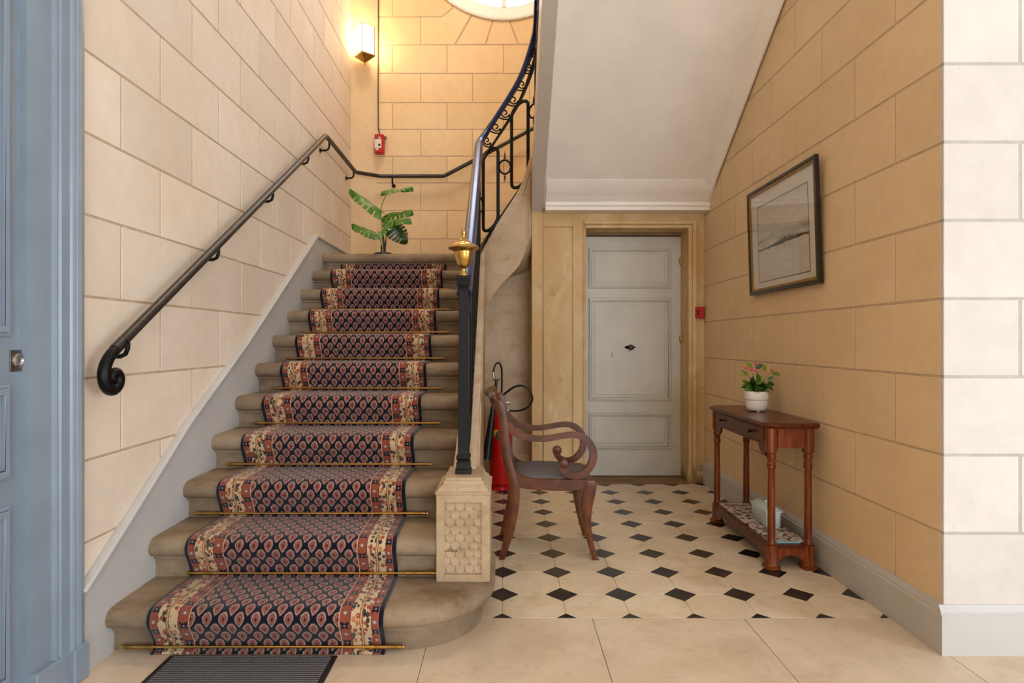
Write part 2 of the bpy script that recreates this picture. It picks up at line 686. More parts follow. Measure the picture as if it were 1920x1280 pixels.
def make_art():
    m = Mat('watercolour_landscape', 0.8, 0, 0.2)
    U, Vv, _ = m.xyz('UV')
    n = m.noise(5, 5, 0.6, 'UV', (1, 2.5, 1), 0.4)
    n2 = m.noise(55, 3, 0.8, 'UV', (1, 0.12, 1))
    n3 = m.noise(2.2, 3, 0.5, 'UV', (1, 4, 1))
    base = m.mix(n.ss(0.3, 0.75), lin(222, 214, 204), lin(206, 200, 192))
    hz = U * 0.02 + 0.425
    wash = (Vv - hz - 0.10 + (n - 0.5) * 0.22)
    c = m.mix(wash.abs().ss(0.085, 0.0) * (n3.ss(0.3, 0.6)) * 0.75, base, lin(132, 138, 126))
    hump = (U - 0.60).abs().ss(0.42, 0.05) * 0.085 + 0.012
    top = hz + hump * ((n2 - 0.3) * 2.2)
    bank = (Vv < top) * (Vv - hz + 0.018 + (n - 0.5) * 0.05).ss(-0.006, 0.006)
    c = m.mix(bank, c, m.mix(n2.ss(0.3, 0.7), lin(58, 54, 40), lin(92, 82, 60)))
    refl = (Vv - hz + 0.045).abs().ss(0.04, 0.0) * n.ss(0.45, 0.7) * 0.5
    c = m.mix(refl, c, lin(170, 140, 104))
    m.color(c)
    return m.m


M['art'] = make_art()


def make_shelf_mat():
    m = Mat('patterned_tray_cloth', 0.6, 0, 0.3)
    vd, vc = m.voronoi(52, 'World')
    sep = m.new('SeparateColor')
    m.nt.links.new(vc, sep.inputs[0])
    r = S(m.nt, sep.outputs[0])
    n = m.noise(7, 4, 0.6, 'World')
    c = m.mix(r > 0.42, lin(214, 200, 190), lin(122, 116, 122))
    c = m.mix(r > 0.66, c, lin(196, 176, 164))
    c = m.mix(r > 0.86, c, lin(60, 52, 56))
    n4 = m.noise(120, 3, 0.6, 'World')
    c = m.mix(n4.ss(0.56, 0.64) * 0.6, c, lin(70, 60, 62))
    c = m.mix(n.ss(0.58, 0.66) * 0.7, c, lin(134, 92, 52))
    m.color(c)
    return m.m


M['tray'] = make_shelf_mat()


def emit(name, rgb, strength):
    m = bpy.data.materials.new(name)
    m.use_nodes = True
    nt = m.node_tree
    b = nt.nodes['Principled BSDF']
    b.inputs['Base Color'].default_value = (0.8, 0.75, 0.6, 1)
    b.inputs['Emission Color'].default_value = rgb + (1,)
    b.inputs['Emission Strength'].default_value = strength
    return m


M['lamp_glass'] = emit('lit_frosted_glass', (1.0, 0.70, 0.34), 15.0)


def glass(name):
    m = bpy.data.materials.new(name)
    m.use_nodes = True
    nt = m.node_tree
    nt.nodes.remove(nt.nodes['Principled BSDF'])
    t = nt.nodes.new('ShaderNodeBsdfTransparent')
    g = nt.nodes.new('ShaderNodeBsdfGlossy')
    g.inputs['Roughness'].default_value = 0.02
    ge = nt.nodes.new('ShaderNodeNewGeometry')
    dt = nt.nodes.new('ShaderNodeVectorMath')
    dt.operation = 'DOT_PRODUCT'
    nt.links.new(ge.outputs['Normal'], dt.inputs[0])
    nt.links.new(ge.outputs['Incoming'], dt.inputs[1])
    f = (1.0 - S(nt, dt.outputs['Value']).abs()) ** 5.0 * 0.95 + 0.04
    mx = nt.nodes.new('ShaderNodeMixShader')
    nt.links.new(f.k, mx.inputs[0])
    nt.links.new(t.outputs[0], mx.inputs[1])
    nt.links.new(g.outputs[0], mx.inputs[2])
    nt.links.new(mx.outputs[0], nt.nodes['Material Output'].inputs[0])
    return m


M['glass'] = glass('clear_glass')

# ------------------------------------------------------------------ setting: walls
LZ = [0.152 + 0.289 * n for n in range(23)]          # course lines common to the walls
BLOCK_CACHE = {}


def block_mesh(w, h, mat, key, depth=0.02, bev=0.0018):
    k = (round(w, 3), round(h, 3), key)
    if k not in BLOCK_CACHE:
        mb = MB().box(-w / 2, w / 2, 0, depth, -h / 2, h / 2)
        me = mb.mesh('stone_block', bev, 0)
        me.materials.append(mat)
        BLOCK_CACHE[k] = me
    return BLOCK_CACHE[k]


def lay_blocks(parent, A, ang, u0, u1, rows, joints, mat, key, joint=0.009, keep=None):
    """rows of stone blocks on the plane through A with local x along ang; face at local y=0 looking to -y.
    joints(i) -> (phase, length)"""
    A = Vector((A[0], A[1], 0))
    rot = Matrix.Rotation(ang, 4, 'Z')
    for i in range(len(rows) - 1):
        z0, z1 = rows[i] + joint / 2, rows[i + 1] - joint / 2
        ph, L = joints(i)
        k = math.floor((u0 - ph) / L)
        while ph + k * L < u1 - 0.02:
            a, b = max(u0, ph + k * L), min(u1, ph + (k + 1) * L)
            k += 1
            a2 = a + (joint / 2 if a > u0 + 1e-4 else 0)
            b2 = b - (joint / 2 if b < u1 - 1e-4 else 0)
            if b2 - a2 < 0.03:
                continue
            if keep and not keep(a2, b2, z0, z1):
                continue
            o = link('stone_block', block_mesh(b2 - a2, z1 - z0, mat, key), None, parent)
            p = rot @ Vector(((a2 + b2) / 2, 0, 0)) + A
            o.location = (p.x, p.y, (z0 + z1) / 2)
            o.rotation_euler = (0, 0, ang)


def wall_slab(name, A, ang, u0, u1, z0, z1, mat, t=0.18, off=0.0024):
    """mortar backing behind the blocks, its face 3.5 mm behind theirs"""
    m = MB().box(u0, u1, off, t, z0, z1)
    A = Vector((A[0], A[1], 0))
    rot = Matrix.Rotation(ang, 4, 'Z')
    m.v = [tuple(rot @ Vector(p) + A) for p in m.v]
    return struct(m.build(name, mat, smooth=0))


XR = 1.618
# left wall, splayed a little: local x runs away from the viewer, blocks face right (+X)
LA, LB = Vector((-1.478, 2.15, 0)), Vector((-1.526, 6.05, 0))
ldir = (LB - LA).normalized()
lang = math.atan2(ldir.y, ldir.x)
def left_x(d): return LA.x + (LB.x - LA.x) * (d - LA.y) / (LB.y - LA.y)


def left_px(x, y, off):
    """depth and height where a photograph pixel meets the plane off metres in front of the left wall"""
    k = (LB.x - LA.x) / (LB.y - LA.y)
    d = (-(LA.x - k * LA.y) - off) / ((CX - x) / F + k)
    return d, EYE + (CY - y) * d / F


SKIRT = [left_px(*p, 0.015) for p in ((160, 1090), (240, 965), (350, 790), (460, 640), (592, 440))]
SKIRT = [(2.108, SKIRT[0][1] - (SKIRT[0][0] - 2.108) * 0.65)] + SKIRT + [(6.05, SKIRT[-1][1])]
def skirt_z(d):
    for (a, za), (b, zb) in zip(SKIRT, SKIRT[1:]):
        if d <= b:
            return za + (zb - za) * (d - a) / (b - a)
    return SKIRT[-1][1]


# face to -y local must look to +X: local x axis reversed -> use angle lang and mirror by starting from the far end
wl = wall_slab('wall_left', LA, lang, -0.12, 4.12, 0.0, 6.6, M['mortar'])
ULEN = (LB - LA).length
def u_of_d(d): return (d - LA.y) / ldir.y
U_J = u_of_d(2.363)
def left_joint(i):
    # rows from LZ; course 6 (1.886..2.175) has a joint at d=2.322, the odd rows are shifted by half a block
    return (U_J + (0.275 if i % 2 else 0.0), 0.55)
lay_blocks(wl, LA, lang, -0.06, ULEN + 0.002, LZ[:17], left_joint, M['wall_left'], 'L',
           keep=lambda a, b, z0, z1: z1 > skirt_z(LA.y + a * ldir.y) - 0.05)
# left wall continues toward the street beyond the door
struct(MB().box(-1.75, -1.57, -6.0, 2.2, 0, 4.8).build('wall_entrance', M['plaster_cream'], smooth=0))

# right wall: ochre, faces left
RA = Vector((XR, 2.265, 0))
wr = wall_slab('wall_right', RA, -PI / 2 + PI, 0.025, 3.9, 0.0, 6.6, M['mortar'], off=-0.18)
# (built with the face toward -X: local +y points to -X, so blocks are laid from the far side)
def right_joint(i):
    return ((2.55 - 2.265) + (0.0 if i % 2 == 0 else 0.295), 0.59)
def lay_right():
    A = Vector((XR, 2.265 + 3.9, 0))
    # local x runs toward the viewer (-Y), local -y faces -X
    def jt(i):
        ph, L = right_joint(i)
        return (3.9 - ph, L)
    lay_blocks(wr, A, -PI / 2, 3.9 - 2.76, 3.9 - 0.0205, LZ[0:16], jt, M['wall_right'], 'Rw')


for v in wr.data.vertices:     # backing just behind the block faces
    if v.co.x < XR + 0.05:
        v.co.x = XR + 0.0024
    else:
        v.co.x = XR + 0.2
lay_right()

# wall facing the viewer on the right
wf = wall_slab('wall_front', (XR, 2.265), 0.0, 0.0026, 3.0, 0.0, 4.8, M['mortar_white'])
lay_blocks(wf, (XR, 2.265), 0.0, 0.0, 2.9, LZ[0:12], lambda i: (0.282 + (0.0 if i % 2 else 0.30), 0.60),
           M['wall_white'], 'F', joint=0.010)
struct(MB().box(4.5, 4.65, -6.15, -1.25, 0, 4.8).box(4.5, 4.65, 0.05, 2.3, 0, 4.8).box(4.5, 4.65, -1.25, 0.05, 2.9, 4.8).build('wall_street_side', M['wall_white'], smooth=0))

# back wall of the stairwell with the round window
DB = 6.2
OC = px(945, -132, DB)
OR = 171 * DB / F
def back_wall():
    m = MB()
    n = 64
    vs = []
    x0, x1, z0, z1 = -1.33, XR + 0.02, 0.0, 6.6
    for k in range(n):
        a = 2 * PI * k / n
        c, s = math.cos(a), math.sin(a)
        vs.append((OC.x + OR * c, DB + 0.0026, OC.z + OR * s))
        t = min((x1 - OC.x) / c if c > 1e-6 else 1e9, (x0 - OC.x) / c if c < -1e-6 else 1e9,
                (z1 - OC.z) / s if s > 1e-6 else 1e9, (z0 - OC.z) / s if s < -1e-6 else 1e9)
        vs.append((OC.x + t * c, DB + 0.0026, OC.z + t * s))
    for cx, cz in ((x0, z0), (x1, z0), (x1, z1), (x0, z1)):
        vs.append((cx, DB + 0.0026, cz))
    fs = []
    for k in range(n):
        a, b = 2 * k, 2 * ((k + 1) % n)
        fs.append((a, b, b + 1, a + 1))
    m.add(vs, fs)
    def near(cx, cz):
        best = sorted(range(n), key=lambda k: (vs[2 * k + 1][0] - cx) ** 2 + (vs[2 * k + 1][2] - cz) ** 2)[:2]
        return best
    for ci, (cx, cz) in enumerate(((x0, z0), (x1, z0), (x1, z1), (x0, z1))):
        ang = math.atan2(cz - OC.z, cx - OC.x) % (2 * PI)
        k = int(ang / (2 * PI) * n)
        m.add([vs[2 * k + 1], (cx, DB + 0.0026, cz), vs[2 * ((k + 1) % n) + 1]], [(0, 1, 2)])
    # the thick reveal round the opening
    ring = [(OC.x + OR * math.cos(2 * PI * k / n), OC.z + OR * math.sin(2 * PI * k / n)) for k in range(n)]
    m.add([(x, DB + 0.0026, z) for x, z in ring] + [(x, DB + 0.4, z) for x, z in ring],
          [(k, (k + 1) % n, (k + 1) % n + n, k + n) for k in range(n)])
    return struct(m.build('wall_back', M['mortar'], smooth=0))


wb = back_wall()


def back_piece(poly):
    m = MB().prism(poly, DB, DB + 0.02, 'y')
    m.build('stone_block', M['wall_back'], wb, 0.0022, 0)


def back_blocks():
    g = 0.0045
    ys = [-130, -75, -22, 31.7, 84.2, 137.8, 192.5, 242.8, 293, 343, 395, 448, 500]
    JA = [736, 838, 944, 1052, 1160]
    JB = [700, 788.8, 886, 993, 1105]
    X0 = px(706, 0, DB).x
    for i in range(len(ys) - 1):
        if ys[i + 1] <= 84.3:
            continue
        j = JA if i % 2 == 0 else JB
        z1, z0 = px(0, ys[i], DB).z - g, px(0, ys[i + 1], DB).z + g
        xs = [X0] + [px(q, 0, DB).x for q in j if q > 706]
        for a, b in zip(xs, xs[1:]):
            a2 = a + (g if a > X0 + 1e-4 else 0)
            if a2 > 1.2:
                continue
            w = b - g - a2
            o = link('stone_block', block_mesh(w, z1 - z0, M['wall_back'], 'B', bev=0.0022), None, wb)
            o.location = (a2 + w / 2, DB, (z0 + z1) / 2)
    # pieces cut round the window (outlines in the wall plane)
    def arc(x_a, x_b, n=5):
        out = []
        for k in range(n + 1):
            q = px(x_a + (x_b - x_a) * k / n, 0, DB).x
            dx = q - OC.x
            rr = OR + 0.004
            if abs(dx) < rr:
                out.append((q, OC.z - math.sqrt(rr * rr - dx * dx)))
        return out
    def P(x, y):
        p = px(x, y, DB)
        return (p.x, p.z)
    e = 0.8
    pieces = [
        [P(706, 31.7 + e), P(788.8 - e, 31.7 + e), P(788.8 - e, 84.2 - e), P(706, 84.2 - e)],
        [P(788.8 + e, 84.2 - e), P(788.8 + e, 31.7 + e), P(829, 31.7 + e), P(848 + e, 17)] + arc(850, 883) + [P(852.5 - e, 84.2 - e)],
        [P(854.0 + e, 84.2 - e)] + arc(886, 923) + [P(910 - e, 83.4 - e)],
        [P(911.5 + e, 83.4 - e)] + arc(925.5, 954.5) + [P(971 - e, 83 - e)],
        [P(972.5 + e, 83 - e)] + arc(957, 999) + [P(1030 - e, 82 - e)],
        [P(1032, 82 - e)] + arc(1001, 1030) + [P(1090, 40), P(1100, 82)],
        [P(706, -22 + e), P(736 - e, -22 + e), P(736 - e, 31.7 - e), P(706, 31.7 - e)],
        [P(736 + e, 31.7 - e), P(736 + e, -22 + e)] + arc(815, 846.5) + [P(847, 15.5), P(828.5, 31.7 - e)],
        [P(706, -75 + e), P(786, -75 + e)] + arc(788, 812) + [P(810, -22 - e), P(706, -22 - e)],
    ]
    for p in pieces:
        back_piece(p)


back_blocks()

# plain splayed corner between the left wall and the back wall
c0, c1 = Vector((-1.526, 6.05, 0)), Vector((-1.305, DB + 0.0, 0))
cd = (c1 - c0).normalized()
cn = Vector((-cd.y, cd.x, 0))
mb = MB()
q = [c0 - cd * 0.02, c1 + cd * 0.006, c1 + cn * 0.2, c0 + cn * 0.2]
mb.prism([(p.x, p.y) for p in q], 0.0, 6.6, 'z')
struct(mb.build('wall_corner', M['plaster_cream'], smooth=0))

# oculus frame, panes
win = struct(empty('window_1', (OC.x, DB + 0.1, OC.z)))
prof = [(OR * 1.0, 0.02), (OR * 1.0, -0.012), (OR * 0.985, -0.016), (OR * 0.955, -0.010), (OR * 0.95, 0.012), (OR * 0.93, 0.014), (OR * 0.91, 0.020), (OR * 0.905, 0.040),
        (OR * 0.875, 0.044), (OR * 0.868, 0.062), (OR * 0.84, 0.066), (OR * 0.832, 0.085), (OR * 0.80, 0.088), (OR * 0.80, 0.13), (OR * 1.0, 0.13)]
MB().lathe([(r, h) for r, h in prof], (OC.x, DB - 0.005, OC.z), 72, 'y', False).build('window_frame', M['window_paint'], win, smooth=25)
mm = MB()
rg = OR * 0.81
for x in (-0.0,):
    mm.box(OC.x - 0.022, OC.x + 0.022, DB + 0.075, DB + 0.12, OC.z - rg, OC.z + rg)
mm.build('mullion', M['window_paint'], win, 0.004)
MB().box(OC.x - rg, OC.x + rg, DB + 0.075, DB + 0.12, OC.z - 0.022, OC.z + 0.022).build('transom', M['window_paint'], win, 0.004)
for sx in (-1, 1):
    for sz in (-1, 1):
        pts = [(OC.x, OC.z)] + [(OC.x + sx * rg * math.cos(k * PI / 24), OC.z + sz * rg * math.sin(k * PI / 24)) for k in range(13)]
        MB().prism(pts, DB + 0.095, DB + 0.099, 'y').build('pane', M['glass'], win, smooth=0)
place(win)

# ceilings
struct(MB().box(-1.8, 1.85, 2.1, 6.7, 6.6, 6.75).build('ceiling', M['white_plaster'], smooth=0))
struct(MB().box(-1.8, 4.7, -6.1, 2.25, 4.7, 4.85).build('ceiling_entrance', M['white_plaster'], smooth=0))
struct(MB().box(-1.8, 3.2, 2.1, 2.25, 4.75, 6.7).build('wall_upper', M['white_plaster'], smooth=0))
# wall with the street opening behind the viewer
struct(MB().box(-1.8, 0.6, -6.15, -6.0, 0, 4.8).box(4.2, 4.6, -6.15, -6.0, 0, 4.8).box(0.6, 4.2, -6.15, -6.0, 0, 0.2)
       .box(0.6, 4.2, -6.15, -6.0, 3.0, 4.8).build('wall_street', M['plaster_cream'], smooth=0))

# ------------------------------------------------------------------ floor
fl = struct(MB().box(-1.8, 4.65, -6.15, 6.3, -0.12, -0.006).build('floor', M['grout'], smooth=0))
SY0 = 2.553                         # where the patterned floor starts


def slab(name, poly, mat, parent, z0=-0.02, z1=0.0, bev=0.0012):
    if len(poly) < 3 or poly_area(poly) < 2e-4:
        return
    cx = sum(p[0] for p in poly) / len(poly)
    cy = sum(p[1] for p in poly) / len(poly)
    o = MB().prism([(p[0] - cx, p[1] - cy) for p in poly], z0, z1, 'z').build(name, mat, parent, bev, 0)
    o.location = (cx, cy, 0)
    return o


# large flagstones toward the street
gx = [-1.56, -0.93, -0.30, 0.36, 0.99, 1.625, 2.25, 3.0, 3.75, 4.5]
gy = [SY0 - 0.0015, 1.93, 1.30]
for j in range(len(gy) - 1):
    for a, b in zip(gx, gx[1:]):
        y1 = gy[j] if a < XR - 0.05 else min(gy[j], 2.27)
        slab('flagstone', [(a + .0012, gy[j + 1] + .0012), (b - .0012, gy[j + 1] + .0012), (b - .0012, y1), (a + .0012, y1)], M['flag'], fl)
slab('flagstone', [(-1.56, -6.0), (4.5, -6.0), (4.5, 1.2985), (-1.56, 1.2985)], M['flag'], fl)

# octagonal tiles and black cabochons
ts, hd = 0.2695, 0.0735
X0t, Y0t = 0.255, 2.793
def passage_clip(p):
    return clip_rect(p, -0.16, XR, SY0, 6.1)


for i in range(-2, 7):
    for j in range(-1, 13):
        cx, cy = X0t + i * ts, Y0t + j * ts
        g = 0.0008
        d = hd - g
        q = passage_clip([(cx - d, cy), (cx, cy - d), (cx + d, cy), (cx, cy + d)])
        slab('black_tile', q, M['black_tile'], fl)
        ox, oy, h, c = cx + ts / 2, cy + ts / 2, ts / 2 - g, hd
        k = h - c
        o8 = [(ox - h, oy - k), (ox - k, oy - h), (ox + k, oy - h), (ox + h, oy - k), (ox + h, oy + k), (ox + k, oy + h), (ox - k, oy + h), (ox - h, oy + k)]
        q = passage_clip(o8)
        slab('floor_tile', q, M['tile'], fl)

# ------------------------------------------------------------------ passage end wall with door
DW, DD = 5.0, 5.2                   # wall face, door face
ox0, ox1, ozt = 0.655, 1.487, 2.07
wd = struct(empty('wall_passage', (0, DW, 0)))
m = MB()
m.box(0.215, ox0, DW + 0.012, 6.0, 0, 2.6)
m.box(ox1, XR, DW + 0.0, DD + 0.25, 0, 2.6)
m.box(ox0, ox1, DW + 0.0, DD + 0.25, ozt, 2.6)
m.build('wall_body', M['distressed'], wd, smooth=0)
# raised border strips round the sunken panel left of the door
m = MB()
pL, pR, pT, pB = 0.305, 0.548, 2.085, 0.235
m.box(0.215, pL, DW - 0.004, DW + 0.03, 0, 2.4)
m.box(pR, ox0, DW - 0.004, DW + 0.03, 0, 2.4)
m.box(pL, pR, DW - 0.004, DW + 0.03, pT, 2.4)
m.box(pL, pR, DW - 0.004, DW + 0.03, 0, pB)
m.build('panel_border', M['distressed'], wd, 0.003, 0)
# door surround moulding
m = MB()
w1, w2 = 0.03, 0.115
for (a, b, yy) in ((0.0, 0.03, 0.02), (0.03, 0.062, 0.034), (0.062, 0.085, 0.012)):
    m.prism([(ox1 + a, 0), (ox1 + b, 0), (ox1 + b, ozt + b), (ox1 + a, ozt + a)], DW - yy, DW + 0.01, 'y')
    if a == 0.0 or a == 0.03:
        f = 0.4
        m.prism([(ox0 - b * f, 0), (ox0 - a * f, 0), (ox0 - a * f, ozt + a), (ox0 - b * f, ozt + b)], DW - yy * 0.7, DW + 0.01, 'y')
        m.prism([(ox0 - a * f, ozt + a), (ox1 + a, ozt + a), (ox1 + b, ozt + b), (ox0 - b * f, ozt + b)], DW - yy, DW + 0.01, 'y')
m.box(ox1 - 0.01, XR - 0.005, DW - 0.04, DW + 0.02, 0, 0.10)
m.build('door_surround', M['distressed'], wd, 0.005, 0)
MB().box(ox0 - 0.02, ox1 + 0.02, DD + 0.06, DD + 0.3, 0, 2.2).build('back_fill', M['dark_void'], wd, smooth=0)
m = MB().box(ox0 + 0.0, ox1, DD - 0.02, DD + 0.1, 2.046, 2.075)
m.build('lintel_board', M['old_brass'] if False else M['sill'], wd, smooth=0)
place(wd)
struct(MB().box(ox0 - 0.02, ox1 - 0.0, DW - 0.06, DD + 0.05, -0.01, 0.006).build('trim_1', M['sill'], bevel=0.004))

dr = struct(empty('door_1', (1.08, DD, 0)))
dx0, dx1, dz0, dz1 = 0.674, 1.487, 0.012, 2.04


def panel_ring(m, x0, x1, z0, z1, y, steps):
    """nested picture-frame mouldings: steps = [(inset0, inset1, proud)]"""
    for a, b, p0 in steps:
        o = [(x0 + a, z0 + a), (x1 - a, z0 + a), (x1 - a, z1 - a), (x0 + a, z1 - a)]
        i = [(x0 + b, z0 + b), (x1 - b, z0 + b), (x1 - b, z1 - b), (x0 + b, z1 - b)]
        for k in range(4):
            k2 = (k + 1) % 4
            m.prism([o[k], o[k2], i[k2], i[k]], y - p0, y + 0.02, 'y')


MB().box(dx0, dx1, DD, DD + 0.045, dz0, dz1).build('door_leaf', M['door_paint'], dr, 0.003)
for (za, zb) in ((1.60, 1.945), (0.645, 1.52), (0.235, 0.55)):
    m = MB()
    panel_ring(m, dx0 + 0.025, dx1 - 0.082, za, zb, DD, [(0.0, 0.012, 0.010), (0.012, 0.026, 0.016), (0.026, 0.036, 0.007)])
    m.box(dx0 + 0.079, dx1 - 0.136, DD - 0.006, DD + 0.01, za + 0.054, zb - 0.054)
    m.build('door_panel', M['door_paint'], dr, 0.003, 0)
kx, kz = px(1181, 651, DD).x, px(1181, 651, DD).z
kn = MB()
kn.lathe([(0.012, 0.0), (0.010, -0.03), (0.02, -0.04), (0.024, -0.052), (0.016, -0.064), (0.0001, -0.068)], (kx, DD, kz), 16, 'y')
kn.build('door_knob', M['black_plastic'], dr)
m = MB().prism([(kx - 0.055, kz), (kx - 0.03, kz - 0.014), (kx + 0.03, kz - 0.014), (kx + 0.055, kz), (kx + 0.03, kz + 0.016), (kx - 0.03, kz + 0.016)],
               DD - 0.006, DD, 'y')
m.build('knob_plate', plain('dark_bronze', (62, 46, 36), 0.4, 0.8), dr, 0.002)
for hz_ in (1.83, 0.42 + 0.75):
    MB().lathe([(0.009, -0.03), (0.011, -0.025), (0.011, 0.025), (0.009, 0.03)], (dx1 - 0.004, DD - 0.012, hz_), 10).build('hinge', M['old_brass'], dr)
MB().box(kx - 0.155, kx - 0.15, DD - 0.0072, DD, 1.02, 1.06).build('keyhole', M['black_plastic'], dr, smooth=0)
place(dr)

# wall under the turning stair (behind the extinguisher)
UY = 5.36
wu = struct(empty('wall_under_stair', (0, UY, 0)))
MB().box(-0.27, 0.25, UY, UY + 0.3, 0, 1.95).build('wall_body', M['string'], wu, smooth=0)
MB().box(-0.13, 0.21, UY - 0.03, UY + 0.01, 0, 0.17).build('plinth', M['distressed'], wu, 0.006, 0)
place(wu)

# sloping white soffit of the upper flight with its cornice
def sof_z(d): return 2.33 + 0.645 * (4.8 - d)
SX0 = 0.305
cs = struct(empty('ceiling_stair', (1.0, 4.9, 2.3)))
m = MB()
d0s, d1s = 4.96, 2.2
m.prism([(d0s, sof_z(d0s)), (d1s, sof_z(d1s)), (d1s, sof_z(d1s) + 0.25), (d0s, sof_z(d0s) + 0.25)], SX0 - 0.01, XR, 'x')
m.build('soffit', M['white_plaster'], cs, smooth=0)
prof = [(5.005, 2.192), (4.862, 2.192), (4.862, 2.206), (4.870, 2.209), (4.870, 2.222), (4.852, 2.226), (4.852, 2.240), (4.862, 2.244),
        (4.862, 2.256), (4.846, 2.262), (4.830, 2.280), (4.80, 2.300), (4.76, 2.325), (4.70, sof_z(4.70) - 0.002), (4.70, sof_z(4.70) + 0.05), (5.005, 2.45)]
MB().prism(prof, SX0 + 0.012, XR - 0.0, 'x').build('cornice', M['white_plaster'], cs, smooth=30)
# coved edge running up along the right wall
sec = [(0.0, 0.0), (-0.012, -0.040), (-0.024, -0.046), (-0.030, -0.036), (-0.05, -0.024), (-0.075, -0.016), (-0.11, 0.004)]
path = [(XR, d, sof_z(d) + 0.004) for d in (4.93, 4.6, 4.2, 3.8, 3.4, 3.0, 2.6, 2.3)]
mm = MB()
for p in path:
    pass
vs, fs = [], []
for x, d, z in path:
    vs += [(x + a, d, z + b) for a, b in sec]
k = len(sec)
for i in range(len(path) - 1):
    for j in range(k - 1):
        fs.append((i * k + j, i * k + j + 1, (i + 1) * k + j + 1, (i + 1) * k + j))
mm.add(vs, fs)
mm.build('cove', M['white_plaster'], cs, smooth=30)
place(cs)

# skirting boards
def baseboard(name, pts, parent=None):
    """profile along a wall; pts on the wall line (x,y), proud side given by the sweep's right hand"""
    sec = [(0, 0), (0.022, 0), (0.022, 0.145), (0.016, 0.150), (0.016, 0.158), (0.008, 0.172), (0.004, 0.180), (0, 0.180)]
    return struct(MB().sweep([(x, y, 0) for x, y in pts], sec).build(name, M['skirting'], smooth=20))


baseboard('baseboard_right', [(XR, 2.2651), (XR, 4.99)][::-1])
baseboard('baseboard_front', [(XR - 0.022, 2.265), (4.5, 2.265)])

# sloping skirting beside the stair
sk = struct(empty('baseboard_left', (-1.47, 2.1, 0)))
m = MB()
vs, fs = [], []
for d, z in SKIRT:
    x = left_x(d)
    for dx, zz in ((0.0, z - 0.75 if z > 0.8 else -0.01), (0.022, z - 0.75 if z > 0.8 else -0.01), (0.022, z - 0.022), (0.012, z), (0.0, z)):
        vs.append((x + dx, d, zz))
n = 5
for i in range(len(SKIRT) - 1):
    for j in range(n):
        fs.append((i * n + j, i * n + (j + 1) % n, (i + 1) * n + (j + 1) % n, (i + 1) * n + j))
m.add(vs, fs)
m.build('board', M['skirting'], sk, smooth=0)
m = MB()
m.sweep([(left_x(d) + 0.02, d, z - 0.012) for d, z in SKIRT], [(-0.006, -0.012), (0.016, -0.010), (0.018, 0.004), (0.010, 0.012), (-0.006, 0.014)])
m.build('bead', M['skirting'], sk, smooth=30)
# continues round the splayed corner
p0, p1 = c0, c1
m = MB()
m.sweep([(p0.x + 0.01, p0.y - 0.01, 1.86), (p1.x, p1.y - 0.01, 1.86)], [(0, 0), (0.02, 0), (0.02, 0.12), (0, 0.125)])
m.build('corner_board', M['skirting'], sk, smooth=0)
place(sk)

# ------------------------------------------------------------------ staircase
RISE, GO, D0 = 0.17, 0.275, 2.285
stair = tag(empty('staircase', (-0.8, 2.3, 0)), 'worn limestone staircase rising away and curving to the right', 'stairs')


def step_prof(rk, zk, back, drop=0.0):
    return [(rk, zk - drop), (rk, zk + 0.076), (rk - 0.014, zk + 0.078), (rk - 0.014, zk + 0.090), (rk - 0.024, zk + 0.093),
            (rk - 0.042, zk + 0.102), (rk - 0.052, zk + 0.116), (rk - 0.055, zk + 0.132), (rk - 0.050, zk + 0.148), (rk - 0.038, zk + 0.161),
            (rk - 0.018, zk + 0.168), (rk + 0.01, zk + 0.170), (back, zk + 0.170), (back, zk - drop)]


def string_x(d): return -0.17 - 0.019 * (d - 2.75)


for k in range(1, 10):
    rk, zk = D0 + GO * k, RISE * k
    xr = string_x(rk) - 0.03
    xl = left_x(rk) - 0.03
    m = MB().prism(step_prof(rk, zk, rk + GO + 0.06, 0.03), xl, xr, 'x')
    m.build('stone_step', M['step'], stair, smooth=38)
# the first step: wide, its right end rounded
def first_step():
    out = []
    rk = D0
    prof = step_prof(rk, 0.0, 0, 0.0)[:-2]
    prof = [(p[0] - rk, p[1]) for p in prof]          # offset outwards (-) and height
    # plan path of the riser face
    cr = 0.30
    xr = -0.10
    plan = [((-1.52, rk), (0, -1)), ((xr - cr, rk), (0, -1))]
    for i in range(1, 13):
        a = -PI / 2 + i / 12 * PI / 2
        plan.append(((xr - cr + cr * math.cos(a), rk + cr + cr * math.sin(a)), (math.cos(a), math.sin(a))))
    plan.append(((xr, 2.90), (1, 0)))
    vs, fs = [], []
    for (x, y), (nx, ny) in plan:
        for off, h in prof:
            vs.append((x - nx * off, y - ny * off, h))
    n = len(prof)
    for i in range(len(plan) - 1):
        for j in range(n - 1):
            fs.append((i * n + j, (i + 1) * n + j, (i + 1) * n + j + 1, i * n + j + 1))
    m = MB().add(vs, fs)
    # tread and end
    top = [vs[i * n + n - 1] for i in range(len(plan))]
    m.add(top + [(-1.52, 2.90, 0.17)], [tuple(range(len(top) + 1))])
    last = vs[(len(plan) - 1) * n:]
    m.add(last + [(-1.52, 2.9, 0.17), (-1.52, 2.9, 0)], [tuple(range(n)) + (n, n + 1)])
    return m.build('stone_step', M['step'], stair, smooth=40)


first_step()
# landing
rk, zk = D0 + GO * 10, RISE * 10
LZT = zk + RISE
MB().prism(step_prof(rk, zk, 5.45, 0.03), left_x(rk) - 0.03, -0.22, 'x').build('stone_step', M['step'], stair, smooth=50)
MB().prism([(-1.56, 5.40), (-0.20, 5.40), (-0.05, 6.22), (-1.32, 6.22), (-1.56, 6.06)], LZT - 0.2, LZT, 'z').build('landing_slab', M['step'], stair, smooth=0)

